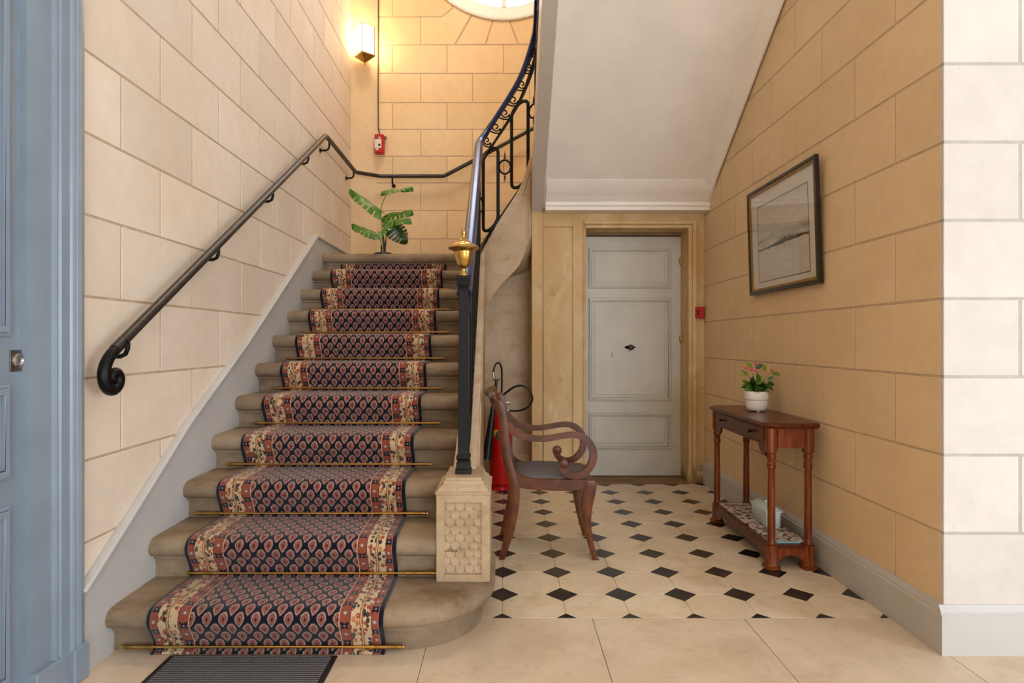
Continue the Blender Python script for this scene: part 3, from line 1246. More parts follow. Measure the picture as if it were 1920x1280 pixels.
# plan of the well: up the right side of the flight, half round, back toward the viewer
WC, WR, WB = Vector((0.02, 5.0, 0)), 0.235, 0.13
PATH = []            # (x, y, z_string_top, z_handrail)
PATH += [(-0.18, 2.66, 0.57, 1.36), (-0.178, 2.9, 0.70, 1.53), (WC.x - WR, 4.92, 1.85, 2.74)]
KN = [(898, 268, 473), (908, 252, 457), (920, 235, 437), (935, 214, 414), (950, 190, 393), (962, 172, 377), (975, 150, 358), (985, 128, 342), (995, 100, 322), (1000, 80, 306)]
def well(x):
    """plan point of the well's far end seen at photograph column x"""
    d = 5.1
    for _ in range(20):
        X = (x - CX) * d / F
        c = max(-1.0, min(1.0, (X - WC.x) / WR))
        d = WC.y + WB * (1 - abs(c) ** 2.6) ** (1 / 2.6)
    return X, d


for x, yr, yt in KN:
    X, d = well(x)
    PATH.append((X, d, EYE + (CY - yt) * d / F, EYE + (CY - yr) * d / F))
lt, lr = PATH[-1][2], PATH[-1][3]
PATH += [(0.255, 5.0, lt + 0.06, lr + 0.06), (0.255, 4.75, lt + 0.22, lr + 0.22), (0.255, 4.2, lt + 0.56, lr + 0.58), (0.255, 3.4, lt + 1.05, lr + 1.08)]
# cumulative plan length
PS = [0.0]
for a, b in zip(PATH, PATH[1:]):
    PS.append(PS[-1] + math.hypot(b[0] - a[0], b[1] - a[1]))


def at(s):
    """point on the plan path at length s -> x, y, z_top, z_rail"""
    s = max(0.0, min(PS[-1] - 1e-6, s))
    for i in range(len(PS) - 1):
        if s <= PS[i + 1]:
            f = (s - PS[i]) / max(1e-9, PS[i + 1] - PS[i])
            return tuple(PATH[i][k] + f * (PATH[i + 1][k] - PATH[i][k]) for k in range(4))
    return PATH[-1]


def smooth_path(s0, s1, n, zf):
    out = []
    for i in range(n + 1):
        s = s0 + (s1 - s0) * i / n
        w = 0.07
        acc = [at(s + (k - 3) / 3 * w) for k in range(7)] if w < s < PS[-1] - w else [at(s)]
        x = sum(p[0] for p in acc) / len(acc)
        y = sum(p[1] for p in acc) / len(acc)
        zt = sum(p[2] for p in acc) / len(acc)
        zr = sum(p[3] for p in acc) / len(acc)
        out.append(Vector((x, y, zf(zt, zr))))
    return out


S_END = PS[-1]
S_TURN = PS[2]
def string_h(s_):
    return 0.42 + 0.22 * max(0.0, min(1.0, (s_ - S_TURN) / 0.5))


# string wall: ribbon with a moulded top
def ribbon(name, s0, s1, n, zf0, zf1, half, mat, deep=False):
    pb = smooth_path(s0, s1, n, zf0)
    pt = smooth_path(s0, s1, n, zf1)
    if deep:
        for i_ in range(n + 1):
            pb[i_].z = max(0.12, pt[i_].z - string_h(s0 + (s1 - s0) * i_ / n))
    vs, fs = [], []
    for i in range(n + 1):
        t = (pb[min(i + 1, n)] - pb[max(i - 1, 0)])
        t.z = 0
        t.normalize()
        sd = Vector((t.y, -t.x, 0))
        vs += [pb[i] - sd * half, pb[i] + sd * half, pt[i] + sd * half, pt[i] - sd * half]
    for i in range(n):
        for k in range(4):
            fs.append((i * 4 + k, i * 4 + (k + 1) % 4, i * 4 + 4 + (k + 1) % 4, i * 4 + 4 + k))
    fs += [(0, 1, 2, 3), (4 * n + 3, 4 * n + 2, 4 * n + 1, 4 * n)]
    return MB().add(vs, fs).build(name, mat, stair, smooth=40)


S_RET = PS[len(PATH) - 3]
ribbon('string_wall', 0.05, PS[-4] - 0.035, 70, lambda a, b: a, lambda a, b: a, 0.05, M['string'], True)
ribbon('string_moulding', 0.05, PS[-4] - 0.035, 70, lambda a, b: a - 0.13, lambda a, b: a - 0.10, 0.055, M['string'])
# spandrel under the first flight
m = MB()
vs, fs = [], []
for d, zt in ((2.70, 0.40), (3.5, 0.85), (4.2, 1.22), (4.92, 1.50), (5.2, 1.60), (5.5, 1.66)):
    xr = string_x(d) + 0.040
    vs += [(xr - 0.09, d, 0), (xr, d, 0), (xr, d, zt), (xr - 0.09, d, zt)]
for i in range(5):
    for k in range(4):
        fs.append((i * 4 + k, i * 4 + (k + 1) % 4, i * 4 + 4 + (k + 1) % 4, i * 4 + 4 + k))
fs += [(0, 1, 2, 3), (23, 22, 21, 20)]
m.add(vs, fs).build('spandrel_wall', M['string'], stair, smooth=30)
# return string: grey painted soffit edge of the upper flight
m = MB()
vs, fs = [], []
for d in (5.0, 4.6, 4.2, 3.8, 3.4, 3.0, 2.6, 2.25):
    z = 2.33 + 0.645 * (4.8 - d)
    vs += [(0.212, d, z), (SX0, d, z - 0.004), (SX0, d, z + 0.34), (0.212, d, z + 0.34)]
for i in range(7):
    for k in range(4):
        fs.append((i * 4 + k, i * 4 + (k + 1) % 4, i * 4 + 4 + (k + 1) % 4, i * 4 + 4 + k))
fs += [(0, 1, 2, 3), (31, 30, 29, 28)]
m.add(vs, fs)
m.build('upper_string', M['grey_paint'], stair, smooth=0)
# winder treads behind the balustrade
for i, (a0, a1) in enumerate(((100, 78), (78, 52), (52, 28))):
    z = LZT + RISE * (i + 1)
    pts = [(WC.x + (WR + 0.02) * math.cos(R(a)), WC.y + (WB + 0.03) * math.sin(R(a))) for a in (a0, (a0 + a1) / 2, a1)]
    outer = []
    for a in (a1, (a0 + a1) / 2, a0):
        c, s = math.cos(R(a)), math.sin(R(a))
        t = min((XR - WC.x) / c if c > 1e-6 else 9, (6.19 - WC.y) / s, (-0.62 - WC.x) / c if c < -1e-6 else 9)
        outer.append((WC.x + t * c, WC.y + t * s))
    MB().prism(pts + outer, z - 0.2, z, 'z').build('winder_step', M['step'], stair, smooth=0)
# plaster underside of the turning steps
m = MB()
vs, fs = [], []
N = 16
for i in range(N + 1):
    s = S_TURN + 0.02 + (PS[-4] - S_TURN - 0.04) * i / N
    x, y, zt, zr = at(s)
    dv = Vector((x - WC.x, y - WC.y, 0)).normalized()
    for j, ro in enumerate((0.02, 0.22, 0.5, 0.82, 1.2)):
        p = Vector((x, y, 0)) + dv * ro
        vs.append((min(p.x, 0.24), min(p.y, 5.40), zt - string_h(s) + 0.03))
for i in range(N):
    for j in range(4):
        fs.append((i * 5 + j, i * 5 + j + 1, i * 5 + j + 6, i * 5 + j + 5))
m.add(vs, fs)
m.build('winder_soffit', M['string'], stair, smooth=60)

# newel pedestal
ped = empty('pedestal', (0, 0, 0), stair)
hx0, hx1, hy0, hy1 = -0.283, -0.065, 2.50, 2.80
m = MB()
m.box(hx0, hx1, hy0 + 0.011, hy1, 0.17, 0.525)
bw = 0.033
for (a, b, c, d) in ((hx0, hx0 + bw, 0.17, 0.525), (hx1 - bw, hx1, 0.17, 0.525), (hx0 + bw, hx1 - bw, 0.17, 0.20), (hx0 + bw, hx1 - bw, 0.492, 0.525)):
    m.box(a, b, hy0, hy0 + 0.02, c, d)
m.build('pedestal_block', M['pedestal'], ped, 0.002, 0)
m = MB()
pr = [(0.0, 0.525), (0.004, 0.527), (0.004, 0.535), (-0.006, 0.538), (-0.012, 0.55), (-0.026, 0.562), (-0.028, 0.575), (-0.034, 0.577), (-0.034, 0.588)]
vs, fs = [], []
for o_, z in pr:
    vs += [(hx0 - o_, hy0 - o_, z), (hx1 + o_, hy0 - o_, z), (hx1 + o_, hy1 + o_, z), (hx0 - o_, hy1 + o_, z)]
for i in range(len(pr) - 1):
    for k in range(4):
        fs.append((i * 4 + k, i * 4 + (k + 1) % 4, i * 4 + 4 + (k + 1) % 4, i * 4 + 4 + k))
fs.append(tuple(4 * (len(pr) - 1) + k for k in range(4)))
m.add(vs, fs)
m.build('pedestal_cap', M['pedestal'], ped, smooth=20)
# fish-scale carving
m = MB()
px0, px1, pz0, pz1 = hx0 + bw, hx1 - bw, 0.20, 0.492
rw = 0.019
rowh = (pz1 - pz0) / 9.2
for r in range(9):
    zc = pz0 + rowh * (r + 0.75)
    for c in range(-1, 5):
        xc = px0 + 0.006 + rw * 2 * c + (rw if r % 2 else 0.0) + rw
        pts = []
        for k in range(9):
            a = PI + k / 8 * PI
            pts.append((xc + rw * 0.96 * math.cos(a), zc + rw * 1.0 * math.sin(a)))
        pts += [(xc + rw * 0.96, zc + 0.012), (xc - rw * 0.96, zc + 0.012)]
        pts = clip_rect(pts, px0, px1, pz0, pz1)
        if len(pts) < 3 or poly_area(pts) < 5e-5:
            continue
        zt = max(p[1] for p in pts)
        vs = [(p[0], hy0 + 0.0115, p[1]) for p in pts] + [(p[0], hy0 + 0.0105 - max(0.0003, min(0.0085, (zt - p[1]) * 0.30)), p[1]) for p in pts]
        n = len(pts)
        m.add(vs, [tuple(range(n, 2 * n))] + [(i, (i + 1) % n, (i + 1) % n + n, i + n) for i in range(n)])
m.build('scale_carving', M['pedestal'], ped, smooth=0, merge=False)
place(stair)

# ------------------------------------------------------------------ iron balustrade
bal = tag(empty('balustrade', (-0.18, 2.62, 0.588)), 'black wrought iron balustrade with dark blue-sheened handrail, ovals and scrolls on the curved stone string', 'railing')
NX, NY = -0.18, 2.63


def sq(prof, cx, cy):
    """square section post from (half width, z)"""
    m = MB()
    vs, fs = [], []
    for h, z in prof:
        vs += [(cx - h, cy - h, z), (cx + h, cy - h, z), (cx + h, cy + h, z), (cx - h, cy + h, z)]
    for i in range(len(prof) - 1):
        for k in range(4):
            fs.append((i * 4 + k, i * 4 + (k + 1) % 4, i * 4 + 4 + (k + 1) % 4, i * 4 + 4 + k))
    fs += [(3, 2, 1, 0), tuple(4 * (len(prof) - 1) + k for k in range(4))]
    return m.add(vs, fs)


zb = 0.584
sq([(0.034, zb), (0.034, zb + 0.022), (0.029, zb + 0.026), (0.030, zb + 0.05), (0.024, zb + 0.058), (0.030, zb + 0.068), (0.030, zb + 0.078), (0.024, zb + 0.088),
    (0.0235, zb + 0.12), (0.019, 1.36), (0.023, 1.385), (0.028, 1.392), (0.028, 1.412), (0.031, 1.418), (0.031, 1.43), (0.0, 1.431)], NX, NY).build('newel_post', M['iron'], bal, 0.0015, 30)
urn = [(0.018, 0), (0.019, 0.006), (0.014, 0.014), (0.0105, 0.024), (0.0105, 0.030), (0.013, 0.034), (0.022, 0.040), (0.030, 0.052), (0.0345, 0.068), (0.036, 0.07),
       (0.038, 0.086), (0.0385, 0.088), (0.041, 0.104), (0.048, 0.110), (0.0635, 0.116), (0.066, 0.120), (0.062, 0.128), (0.048, 0.136), (0.034, 0.142), (0.028, 0.148), (0.026, 0.152),
       (0.016, 0.158), (0.009, 0.163), (0.0075, 0.172), (0.0085, 0.176), (0.0125, 0.184), (0.0125, 0.191), (0.008, 0.198), (0.0002, 0.200)]
MB().lathe([(r, z) for r, z in urn], (NX, NY, 1.43), 36).build('urn_finial', M['brass'], bal, smooth=40)
# handrail (moulded), ending behind the post
sec = [(-0.033, -0.004), (-0.028, -0.018), (-0.012, -0.023), (0.012, -0.023), (0.028, -0.018), (0.033, -0.004), (0.028, 0.012), (0.012, 0.021), (-0.012, 0.021), (-0.028, 0.012)]
MB().sweep(smooth_path(0.0, S_END, 120, lambda a, b: b), sec).build('handrail', M['rail_sheen'], bal, smooth=50)
flat = [(-0.014, -0.010), (0.014, -0.010), (0.014, 0.010), (-0.014, 0.010)]
FR = 0.185
MB().sweep(smooth_path(0.02, S_END, 120, lambda a, b: b - FR), flat).build('upper_rail', M['iron'], bal, smooth=30)
MB().sweep(smooth_path(0.04, S_END, 120, lambda a, b: a + 0.012), flat).build('bottom_rail', M['iron'], bal, smooth=30)


def on(s, z):
    x, y, a, b = at(s)
    return Vector((x, y, z))


def bar(m, pts, w=0.010, t=0.0065, closed=False):
    """flat bar: wide across the railing's plane"""
    m.tube(pts, w, 6, closed=closed, up=(0.3, 0.2, 1))


# big ovals with small circles between them
OV, CI = 0.140, 0.088
s = 0.12
ov_s = []
S_OV1 = S_TURN + 0.085
pitch = 0.262
n_back = int(S_OV1 / pitch)
def s_at_px(xp):
    lo_, hi_ = S_TURN, S_END - 0.9
    for _ in range(40):
        mid_ = (lo_ + hi_) / 2
        x_, y_ = at(mid_)[:2]
        if CX + F * x_ / y_ < xp:
            lo_ = mid_
        else:
            hi_ = mid_
    return lo_


S_A, S_B = s_at_px(918.5), s_at_px(975)
pitch = S_B - S_A
starts = [S_A - pitch * i for i in range(9, 0, -1)] + [S_A + pitch * i for i in range(8)]
for sc in starts:
    if sc < 0.12 or sc > S_END - 0.15:
        continue
    x, y, zt, zr = at(sc)
    lo, hi = zt + 0.03 + 0.012, zr - FR - 0.008
    # ends follow the rails
    sl_lo = (at(sc + 0.06)[2] - at(sc - 0.06)[2]) / 0.12
    h = OV / 2
    pts = []
    for k in range(13):
        a = PI * k / 12
        ss_ = h * math.cos(a)
        pts.append((ss_, hi - h + h * math.sin(a) + sl_lo * ss_ * 0.45))
    for k in range(13):
        a = PI + PI * k / 12
        ss_ = h * math.cos(a)
        pts.append((ss_, lo + h + h * math.sin(a) + sl_lo * ss_ * 0.45))
    m = MB()
    m.tube([on(sc + p[0], p[1]) for p in pts], 0.0145, 7, closed=True, up=(0.13, 0.21, 0.4))
    m.build('oval_ring', M['iron'], bal, smooth=50)
    sm = sc + pitch / 2
    if sm > S_END - 0.1:
        continue
    x, y, zt, zr = at(sm)
    zc = (zt + zr - FR) / 2 + 0.02
    rr = (pitch - OV) / 2 - 0.008
    m = MB()
    m.tube([on(sm + rr * math.cos(2 * PI * k / 20), zc + rr * 1.18 * math.sin(2 * PI * k / 20)) for k in range(20)], 0.0085, 6, closed=True, up=(0.13, 0.21, 0.4))
    m.build('small_ring', M['iron'], bal, smooth=50)
    for sg in (1, -1):
        m = MB()
        b = on(sm, zc + sg * rr * 1.18)
        m.lathe([(0.0065, 0), (0.004, 0.012 * sg), (0.0085, 0.02 * sg), (0.005, 0.028 * sg), (0.007, 0.034 * sg), (0.0045, 0.05 * sg), (0.0005, 0.078 * sg)], b, 8)
        m.build('spear_tip', M['old_brass'] if False else M['iron'], bal)
# running scrolls under the handrail
def scroll_pts(sc, L):
    pts = []
    slope = (at(sc + L / 2)[3] - at(sc - L / 2)[3]) / L
    mid = at(sc)[3] - FR / 2
    ph = math.atan(slope)
    cp_, sp_ = math.cos(ph), math.sin(ph)
    kk = max(0.84, min(1.0, cp_ * 1.12))

    def W(u, v):
        u, v = u * kk, v * kk
        return on(sc + u * cp_ - v * sp_, mid + u * sp_ + v * cp_)
    # spiral eye, then a tail that sweeps under it and climbs to the rail above
    raw = []
    for k in range(25):
        a = -2.9 * PI + k / 24 * 2.5 * PI
        r = 0.010 + 0.036 * k / 24
        raw.append((0.022 + r * math.cos(a), 0.012 + r * math.sin(a)))
    x0_, y0_ = raw[-1]
    raw += [(x0_ - 0.035, -0.052), (x0_ - 0.062, -0.030), (x0_ - 0.078, 0.005), (x0_ - 0.082, 0.045), (x0_ - 0.070, 0.074)]
    return [W(u, v) for u, v in catmull([tuple(p) for p in raw], 2)]


L = 0.128
k = 0
s = 0.14
while s < S_END - 0.12:
    m = MB()
    m.tube(scroll_pts(s, L), 0.0062, 5, up=(0.13, 0.21, 0.4))
    m.build('scroll', M['iron'], bal, smooth=60)
    ph_ = math.atan((at(s + 0.05)[3] - at(s - 0.05)[3]) / 0.1)
    s += L * math.cos(ph_) * 1.06
place(bal)

# ------------------------------------------------------------------ runner carpet and brass rods
RX0, RX1 = -1.305, -0.445
def runner():
    pts = [(D0 - 0.035, 0.008), (D0 - 0.022, 0.010)]
    for k in range(0, 11):
        rk, zk = D0 + GO * k, RISE * k
        pts += [(rk - 0.014, zk + 0.014), (rk - 0.022, zk + 0.045), (rk - 0.046, zk + 0.088), (rk - 0.062, zk + 0.112)]
        if k == 10:
            pts = pts[:-3] + [(rk - 0.016, zk + 0.05), (rk - 0.016, zk + 0.084)]
            break
        pts += [(rk - 0.067, zk + 0.134), (rk - 0.060, zk + 0.156), (rk - 0.044, zk + 0.172), (rk - 0.020, zk + 0.179), (rk + 0.02, zk + 0.181),
                (rk + 0.14, zk + 0.180), (rk + 0.235, zk + 0.179), (rk + GO - 0.022, zk + 0.178)]
    n = len(pts)
    NU = 2
    us = [0.0, 0.008, 0.43, 0.852, 0.86]
    lens = [0.0]
    for a, b in zip(pts, pts[1:]):
        lens.append(lens[-1] + math.hypot(b[0] - a[0], b[1] - a[1]))
    me = bpy.data.meshes.new('stair_runner')
    vs, uvs, fs = [], [], []
    for i, (d, z) in enumerate(pts):
        for u in us:
            drift = -0.016 * (d - 2.3)
            edge = 0.004 if u in (0.0, 0.86) else 0.0
            wob = 0.0025 * math.sin(7.3 * d + 3 * u)
            vs.append((RX0 + u + drift + wob, d + (edge if (i % 13) in (3, 4, 5, 6, 7) else 0), z - (edge if True else 0)))
            uvs.append((u, lens[i]))
    m = len(us)
    for i in range(n - 1):
        for j in range(m - 1):
            fs.append((i * m + j, i * m + j + 1, (i + 1) * m + j + 1, (i + 1) * m + j))
    me.from_pydata(vs, [], fs)
    ul = me.uv_layers.new(name='UVMap')
    for p in me.polygons:
        p.use_smooth = True
        for li in p.loop_indices:
            ul.data[li].uv = uvs[me.loops[li].vertex_index]
    me.materials.append(M['runner'])
    o = link('stair_runner', me, None)
    sol = o.modifiers.new('thickness', 'SOLIDIFY')
    sol.thickness = 0.007
    sol.offset = -1
    return tag(o, 'navy stair runner with paisley field and cream and rust floral borders', 'carpet')


runner()
XL = [-1.408, -1.309, -1.413, -1.394, -1.375, -1.379, -1.394, -1.390, -1.414, -1.411]
XRr = [-0.382, -0.294, -0.363, -0.377, -0.366, -0.377, -0.396, -0.388, -0.417, -0.434]
ORD = ['lowest', 'second', 'third', 'fourth', 'fifth', 'sixth', 'seventh', 'eighth', 'ninth', 'topmost']
for k in range(10):
    y, z = D0 + GO * k - 0.026, RISE * k + (0.0235 if k else 0.026)
    root = empty('stair_rod', ((XL[k] + XRr[k]) / 2, y, z))
    lab = {0: 'lowest brass stair rod, at the foot of the runner by the floor',
           9: 'topmost brass stair rod, just below the stair head'}.get(k, '%s brass stair rod counting up from the floor, across the runner' % ORD[k])
    tag(root, lab, 'stair rod', 'brass rods holding the stair runner')
    MB().lathe([(0.0058, XL[k] + 0.01), (0.0058, XRr[k] - 0.01)], (0, y, z), 12, 'x').build('rod', M['brass'], root)
    for a, b in ((XL[k], XL[k] + 0.115), (XRr[k], XRr[k] - 0.115)):
        sg = 1 if b > a else -1
        MB().lathe([(0.0082, a + 0.004 * sg), (0.0088, a + 0.006 * sg), (0.0082, a + 0.01 * sg), (0.0082, b - 0.012 * sg), (0.0098, b - 0.01 * sg), (0.0098, b)],
                   (0, y, z), 12, 'x').build('sleeve', M['old_brass'], root)
        MB().lathe([(0.0002, a - 0.012 * sg), (0.005, a - 0.008 * sg), (0.006, a - 0.003 * sg), (0.004, a + 0.004 * sg)], (0, y, z), 10, 'x').build('finial', M['brass'], root)
    place(root)

# door mat
mt = tag(empty('door_mat', (-0.92, 1.9, 0)), 'dark grey ribbed doormat on the flagstones at the foot of the stairs', 'mat')
MB().box(-1.205, -0.632, 1.55, 2.226, 0.0, 0.009).build('mat_body', M['doormat'], mt, 0.002)
m = MB()
for (a, b, c, d) in ((-1.225, -1.20, 1.53, 2.238), (-0.637, -0.612, 1.53, 2.238), (-1.2, -0.637, 2.222, 2.238)):
    m.box(a, b, c, d, 0.0, 0.006)
m.build('rubber_edge', M['rubber'], mt, 0.002)
place(mt)

# ------------------------------------------------------------------ wall handrail on the left
hr = tag(empty('wall_handrail', (-1.4, 2.15, 1.1)), 'black iron handrail with curled end fixed to the left wall', 'handrail')
def rail_x(d): return left_x(d) + 0.075
(RD0, RZ0), (RD1, RZ1) = left_px(215, 655, 0.075), left_px(610, 255, 0.075)
pts = []
z_at = lambda d: RZ0 + (RZ1 - RZ0) * (d - RD0) / (RD1 - RD0)
DBk = 6.12
pts = [Vector((rail_x(d), d, z_at(d))) for d in [RD0 + (RD1 - 0.04 - RD0) * i / 12 for i in range(13)]]
pts += [Vector((rail_x(RD1), RD1, RZ1)), Vector((rail_x(RD1), RD1 + 0.04, RZ1 + 0.006)), Vector((rail_x(RD1), RD1 + 0.15, RZ1 + 0.006)), Vector((rail_x(5.90), 5.90, 2.785)),
        Vector((rail_x(5.94) + 0.012, 5.945, 2.787))]
pts += [Vector((-1.285, DBk - 0.02, 2.80)), Vector((-1.25, DBk, 2.80)), Vector((-0.625, DBk, 2.80)), Vector((-0.595, DBk, 2.81)), Vector((-0.356, DBk, 2.935)), Vector((0.22, DBk, 3.245)), Vector((0.7, DBk, 3.51))]
m = MB()
m.tube(pts, 0.0195, 12)
m.build('rail', M['rail_grey'], hr, smooth=60)
# curled end: bends down and rolls forward
cpts = []
base = pts[0]
dirv = (pts[1] - pts[0]).normalized()
ctrl = [(2.152, 1.122), (2.112, 1.095), (2.080, 1.055), (2.072, 1.010), (2.088, 0.972), (2.122, 0.955), (2.155, 0.968), (2.168, 0.998), (2.155, 1.022), (2.130, 1.022), (2.120, 1.004), (2.132, 0.992)]
ctrl = [(2.20, 1.152)] + ctrl
rs = [1.0, 1.0, 1.05, 1.15, 1.25, 1.3, 1.3, 1.25, 1.15, 1.0, 0.9, 0.8, 0.7]
cc = catmull([(a, b, r) for (a, b), r in zip(ctrl, rs)])
m = MB()
m.tube([(rail_x(RD0), RD0 + 0.02 + (a - 2.165) * 0.84, RZ0 + 0.01 + (b - 1.13) * 0.88) for a, b, r in cc], 0.0195, 12, up=(1, 0.001, 0), scale=[0.4 * c[2] + 0.6 if c[2] >= 1 else c[2] for c in cc])
m.build('curled_end', M['iron'], hr, smooth=60)
for d in (2.28, 3.02, 3.75, 4.45, 5.0, 5.85):
    x, xw = rail_x(d), left_x(d)
    zr = z_at(d) if d < RD1 else 2.782
    m = MB()
    dz = 0.075
    m.tube([(x, d, zr - 0.012), (x, d, zr - dz * 0.6), (x - 0.008, d, zr - dz * 0.88), (x - 0.026, d, zr - dz), (xw - 0.004, d, zr - dz)], 0.0085, 8, up=(0, 1, 0.01))
    m.lathe([(0.02, 0.0), (0.02, 0.006), (0.011, 0.010)], (xw, d, zr - dz), 12, 'x')
    m.build('bracket', M['iron'], hr, smooth=50)
for x in (-1.13, -0.30):
    zr = 2.80 if x < -0.7 else 2.965
    m = MB()
    m.tube([(x, DBk, zr - 0.012), (x, DBk, zr - 0.05), (x, DBk + 0.015, zr - 0.072), (x, DBk + 0.04, zr - 0.08), (x, DB + 0.004, zr - 0.08)], 0.0085, 8, up=(1, 0.01, 0))
    m.lathe([(0.011, -0.010), (0.02, -0.006), (0.02, 0.0)], (x, DB, zr - 0.08), 12, 'y')
    m.build('bracket', M['iron'], hr, smooth=50)
place(hr)

# ------------------------------------------------------------------ left door and its casing
tr = struct(MB().build('trim_2', M['blue_paint']) if False else empty('trim_2', (-1.45, 2.05, 0)))
prof = [(1.897, -1.60), (1.897, -1.482), (1.990, -1.474), (1.993, -1.466), (2.000, -1.462), (2.008, -1.464), (2.012, -1.456), (2.046, -1.454), (2.050, -1.447),
        (2.057, -1.443), (2.065, -1.447), (2.069, -1.442), (2.080, -1.438), (2.092, -1.444), (2.112, -1.450), (2.112, -1.60)]
MB().prism([(x, d) for d, x in prof], 0.0, 3.0, 'z').build('casing', M['blue_paint'], tr, smooth=25)
MB().box(-1.60, -1.434, 2.044, 2.116, 0.0, 0.12).box(-1.60, -1.45, 1.900, 2.046, 0.0, 0.115).build('plinth_block', M['blue_paint'], tr, 0.004)
place(tr)
dl = struct(empty('door_2', (-1.53, 1.4, 0)))
fx = -1.50
MB().box(-1.565, fx, 1.0, 1.916, 0.008, 2.95).build('door_leaf', M['blue_paint'], dl, 0.003)
for (za, zb_) in ((1.165, 2.2), (0.735, 1.02), (0.12, 0.655)):
    m = MB()
    for a, b, p in ((0.0, 0.012, 0.010), (0.012, 0.03, 0.018), (0.03, 0.045, 0.008)):
        o_ = [(1.06 + a, za + a), (1.848 - a, za + a), (1.848 - a, zb_ - a), (1.06 + a, zb_ - a)]
        i_ = [(1.06 + b, za + b), (1.848 - b, za + b), (1.848 - b, zb_ - b), (1.06 + b, zb_ - b)]
        for q_ in range(4):
            q2 = (q_ + 1) % 4
            m.prism([o_[q_], o_[q2], i_[q2], i_[q_]], fx - 0.005, fx + p, 'x')
    m.build('door_panel', M['blue_paint'], dl, 0.002, 0)
m = MB().box(fx - 0.002, fx + 0.003, 1.853, 1.904, 1.058, 1.124)
m.build('lock_plate', plain('dull_steel', (120, 116, 112), 0.4, 0.9), dl, 0.001)
MB().lathe([(0.020, 0.002), (0.022, 0.004), (0.022, 0.008), (0.016, 0.011), (0.012, 0.006), (0.0002, 0.004)], (fx, 1.880, 1.092), 20, 'x').build('finger_pull', M['steel'], dl)
place(dl)

# ------------------------------------------------------------------ lantern, cable, fire alarm boxes
la_c = px(684, 80, 6.03)
lt = tag(empty('wall_lantern', (la_c.x, la_c.y, la_c.z)), 'lit square glass wall lantern with brass edges in the stairwell corner', 'lamp')
rot = Matrix.Translation(la_c) @ Matrix.Rotation(R(40), 4, 'Z') @ Matrix.Translation(-la_c)
lw, lh = 0.068, 0.145
def rb(m):
    m.v = [tuple(rot @ Vector(p)) for p in m.v]
    return m
x, y, z = la_c
for (dx, dy, sx, sy) in ((0, -lw, lw - .004, .002), (lw, 0, .002, lw - .004), (0, lw, lw - .004, .002), (-lw, 0, .002, lw - .004)):
    rb(MB().box(x + dx - sx, x + dx + sx, y + dy - sy, y + dy + sy, z - lh + 0.02, z + lh)).build('glass_pane', M['lamp_glass'], lt, smooth=0)
m = MB()
for sx in (-1, 1):
    for sy in (-1, 1):
        m.box(x + sx * lw - .004, x + sx * lw + .004, y + sy * lw - .004, y + sy * lw + .004, z - lh + 0.014, z + lh + 0.006)
        m.box(x - lw, x + lw, y + sy * lw - .004, y + sy * lw + .004, z + lh, z + lh + 0.006)
        m.box(x + sx * lw - .004, x + sx * lw + .004, y - lw, y + lw, z + lh, z + lh + 0.006)
rb(m).build('brass_edges', M['old_brass'], lt, smooth=0)
m = MB()
vs = [(x - lw - .006, y - lw - .006, z - lh + .02), (x + lw + .006, y - lw - .006, z - lh + .02), (x + lw + .006, y + lw + .006, z - lh + .02), (x - lw - .006, y + lw + .006, z - lh + .02),
      (x - lw - .006, y - lw - .006, z - lh + .006), (x + lw + .006, y - lw - .006, z - lh + .006), (x + lw + .006, y + lw + .006, z - lh + .006), (x - lw - .006, y + lw + .006, z - lh + .006), (x, y, z - lh - 0.055)]
m.add(vs, [(0, 1, 2, 3), (0, 1, 5, 4), (1, 2, 6, 5), (2, 3, 7, 6), (3, 0, 4, 7), (4, 5, 8), (5, 6, 8), (6, 7, 8), (7, 4, 8)])
rb(m).build('pyramid_base', M['old_brass'], lt, smooth=0)
MB().lathe([(0.0002, -0.018), (0.007, -0.012), (0.007, -0.004), (0.003, 0.004)], (x, y, z - lh - 0.057), 10).build('base_knob', M['old_brass'], lt)
MB().tube([(x, y - 0.0, z + lh + 0.05), (x, y, z + lh - 0.08)], 0.004, 6).build('rod', M['old_brass'], lt)
rb(MB().box(x - 0.02, x + 0.02, y + lw, y + lw + 0.075, z - 0.03, z + 0.03)).build('wall_arm', M['old_brass'], lt)
place(lt)

cb = MB()
cb.tube([px(709.5, -30, DB - 0.012), px(709, 100, DB - 0.012), px(709, 180, DB - 0.014), px(709.5, 240, DB - 0.014), px(712, 252, DB - 0.02), px(712.5, 262, DB - 0.02)], 0.0065, 8, up=(0, 1, 0.01))
cb = cb.build('electric_cable', plain('grey_cable', (86, 74, 62), 0.6), smooth=60)
tag(cb, 'thin grey cable running up the stairwell corner above the fire alarm', 'cable')

ac = px(711.5, 270, DB - 0.05)
al = tag(empty('fire_alarm', tuple(ac)), 'red fire alarm box with white label at the cable end in stairwell', 'fire alarm')
hw, hh = 0.046, 0.094
x, y, z = ac
MB().box(x - hw + 0.0, x + hw, y - 0.02, DB, z - hh, z + hh).build('alarm_case', M['red_alarm'], al, 0.005)
MB().box(x - hw + 0.002, x + hw - 0.022, y - 0.0225, y - 0.018, z - 0.046, z + 0.042).build('label', M['white_label'], al, smooth=0)
MB().box(x - 0.01, x + 0.018, y - 0.0225, y - 0.018, z + 0.044, z + 0.068).build('warning_sticker', plain('grey_sticker', (190, 170, 160), 0.5), al, smooth=0)
MB().box(x - hw + 0.012, x - 0.006, y - 0.0225, y - 0.018, z - 0.066, z - 0.05).build('code_sticker', M['white_label'], al, smooth=0)
MB().lathe([(0.012, 0), (0.012, -0.005), (0.006, -0.009), (0.0002, -0.009)], (x + 0.004, y - 0.021, z - 0.014), 14, 'y').build('lock_cylinder', M['black_plastic'], al)
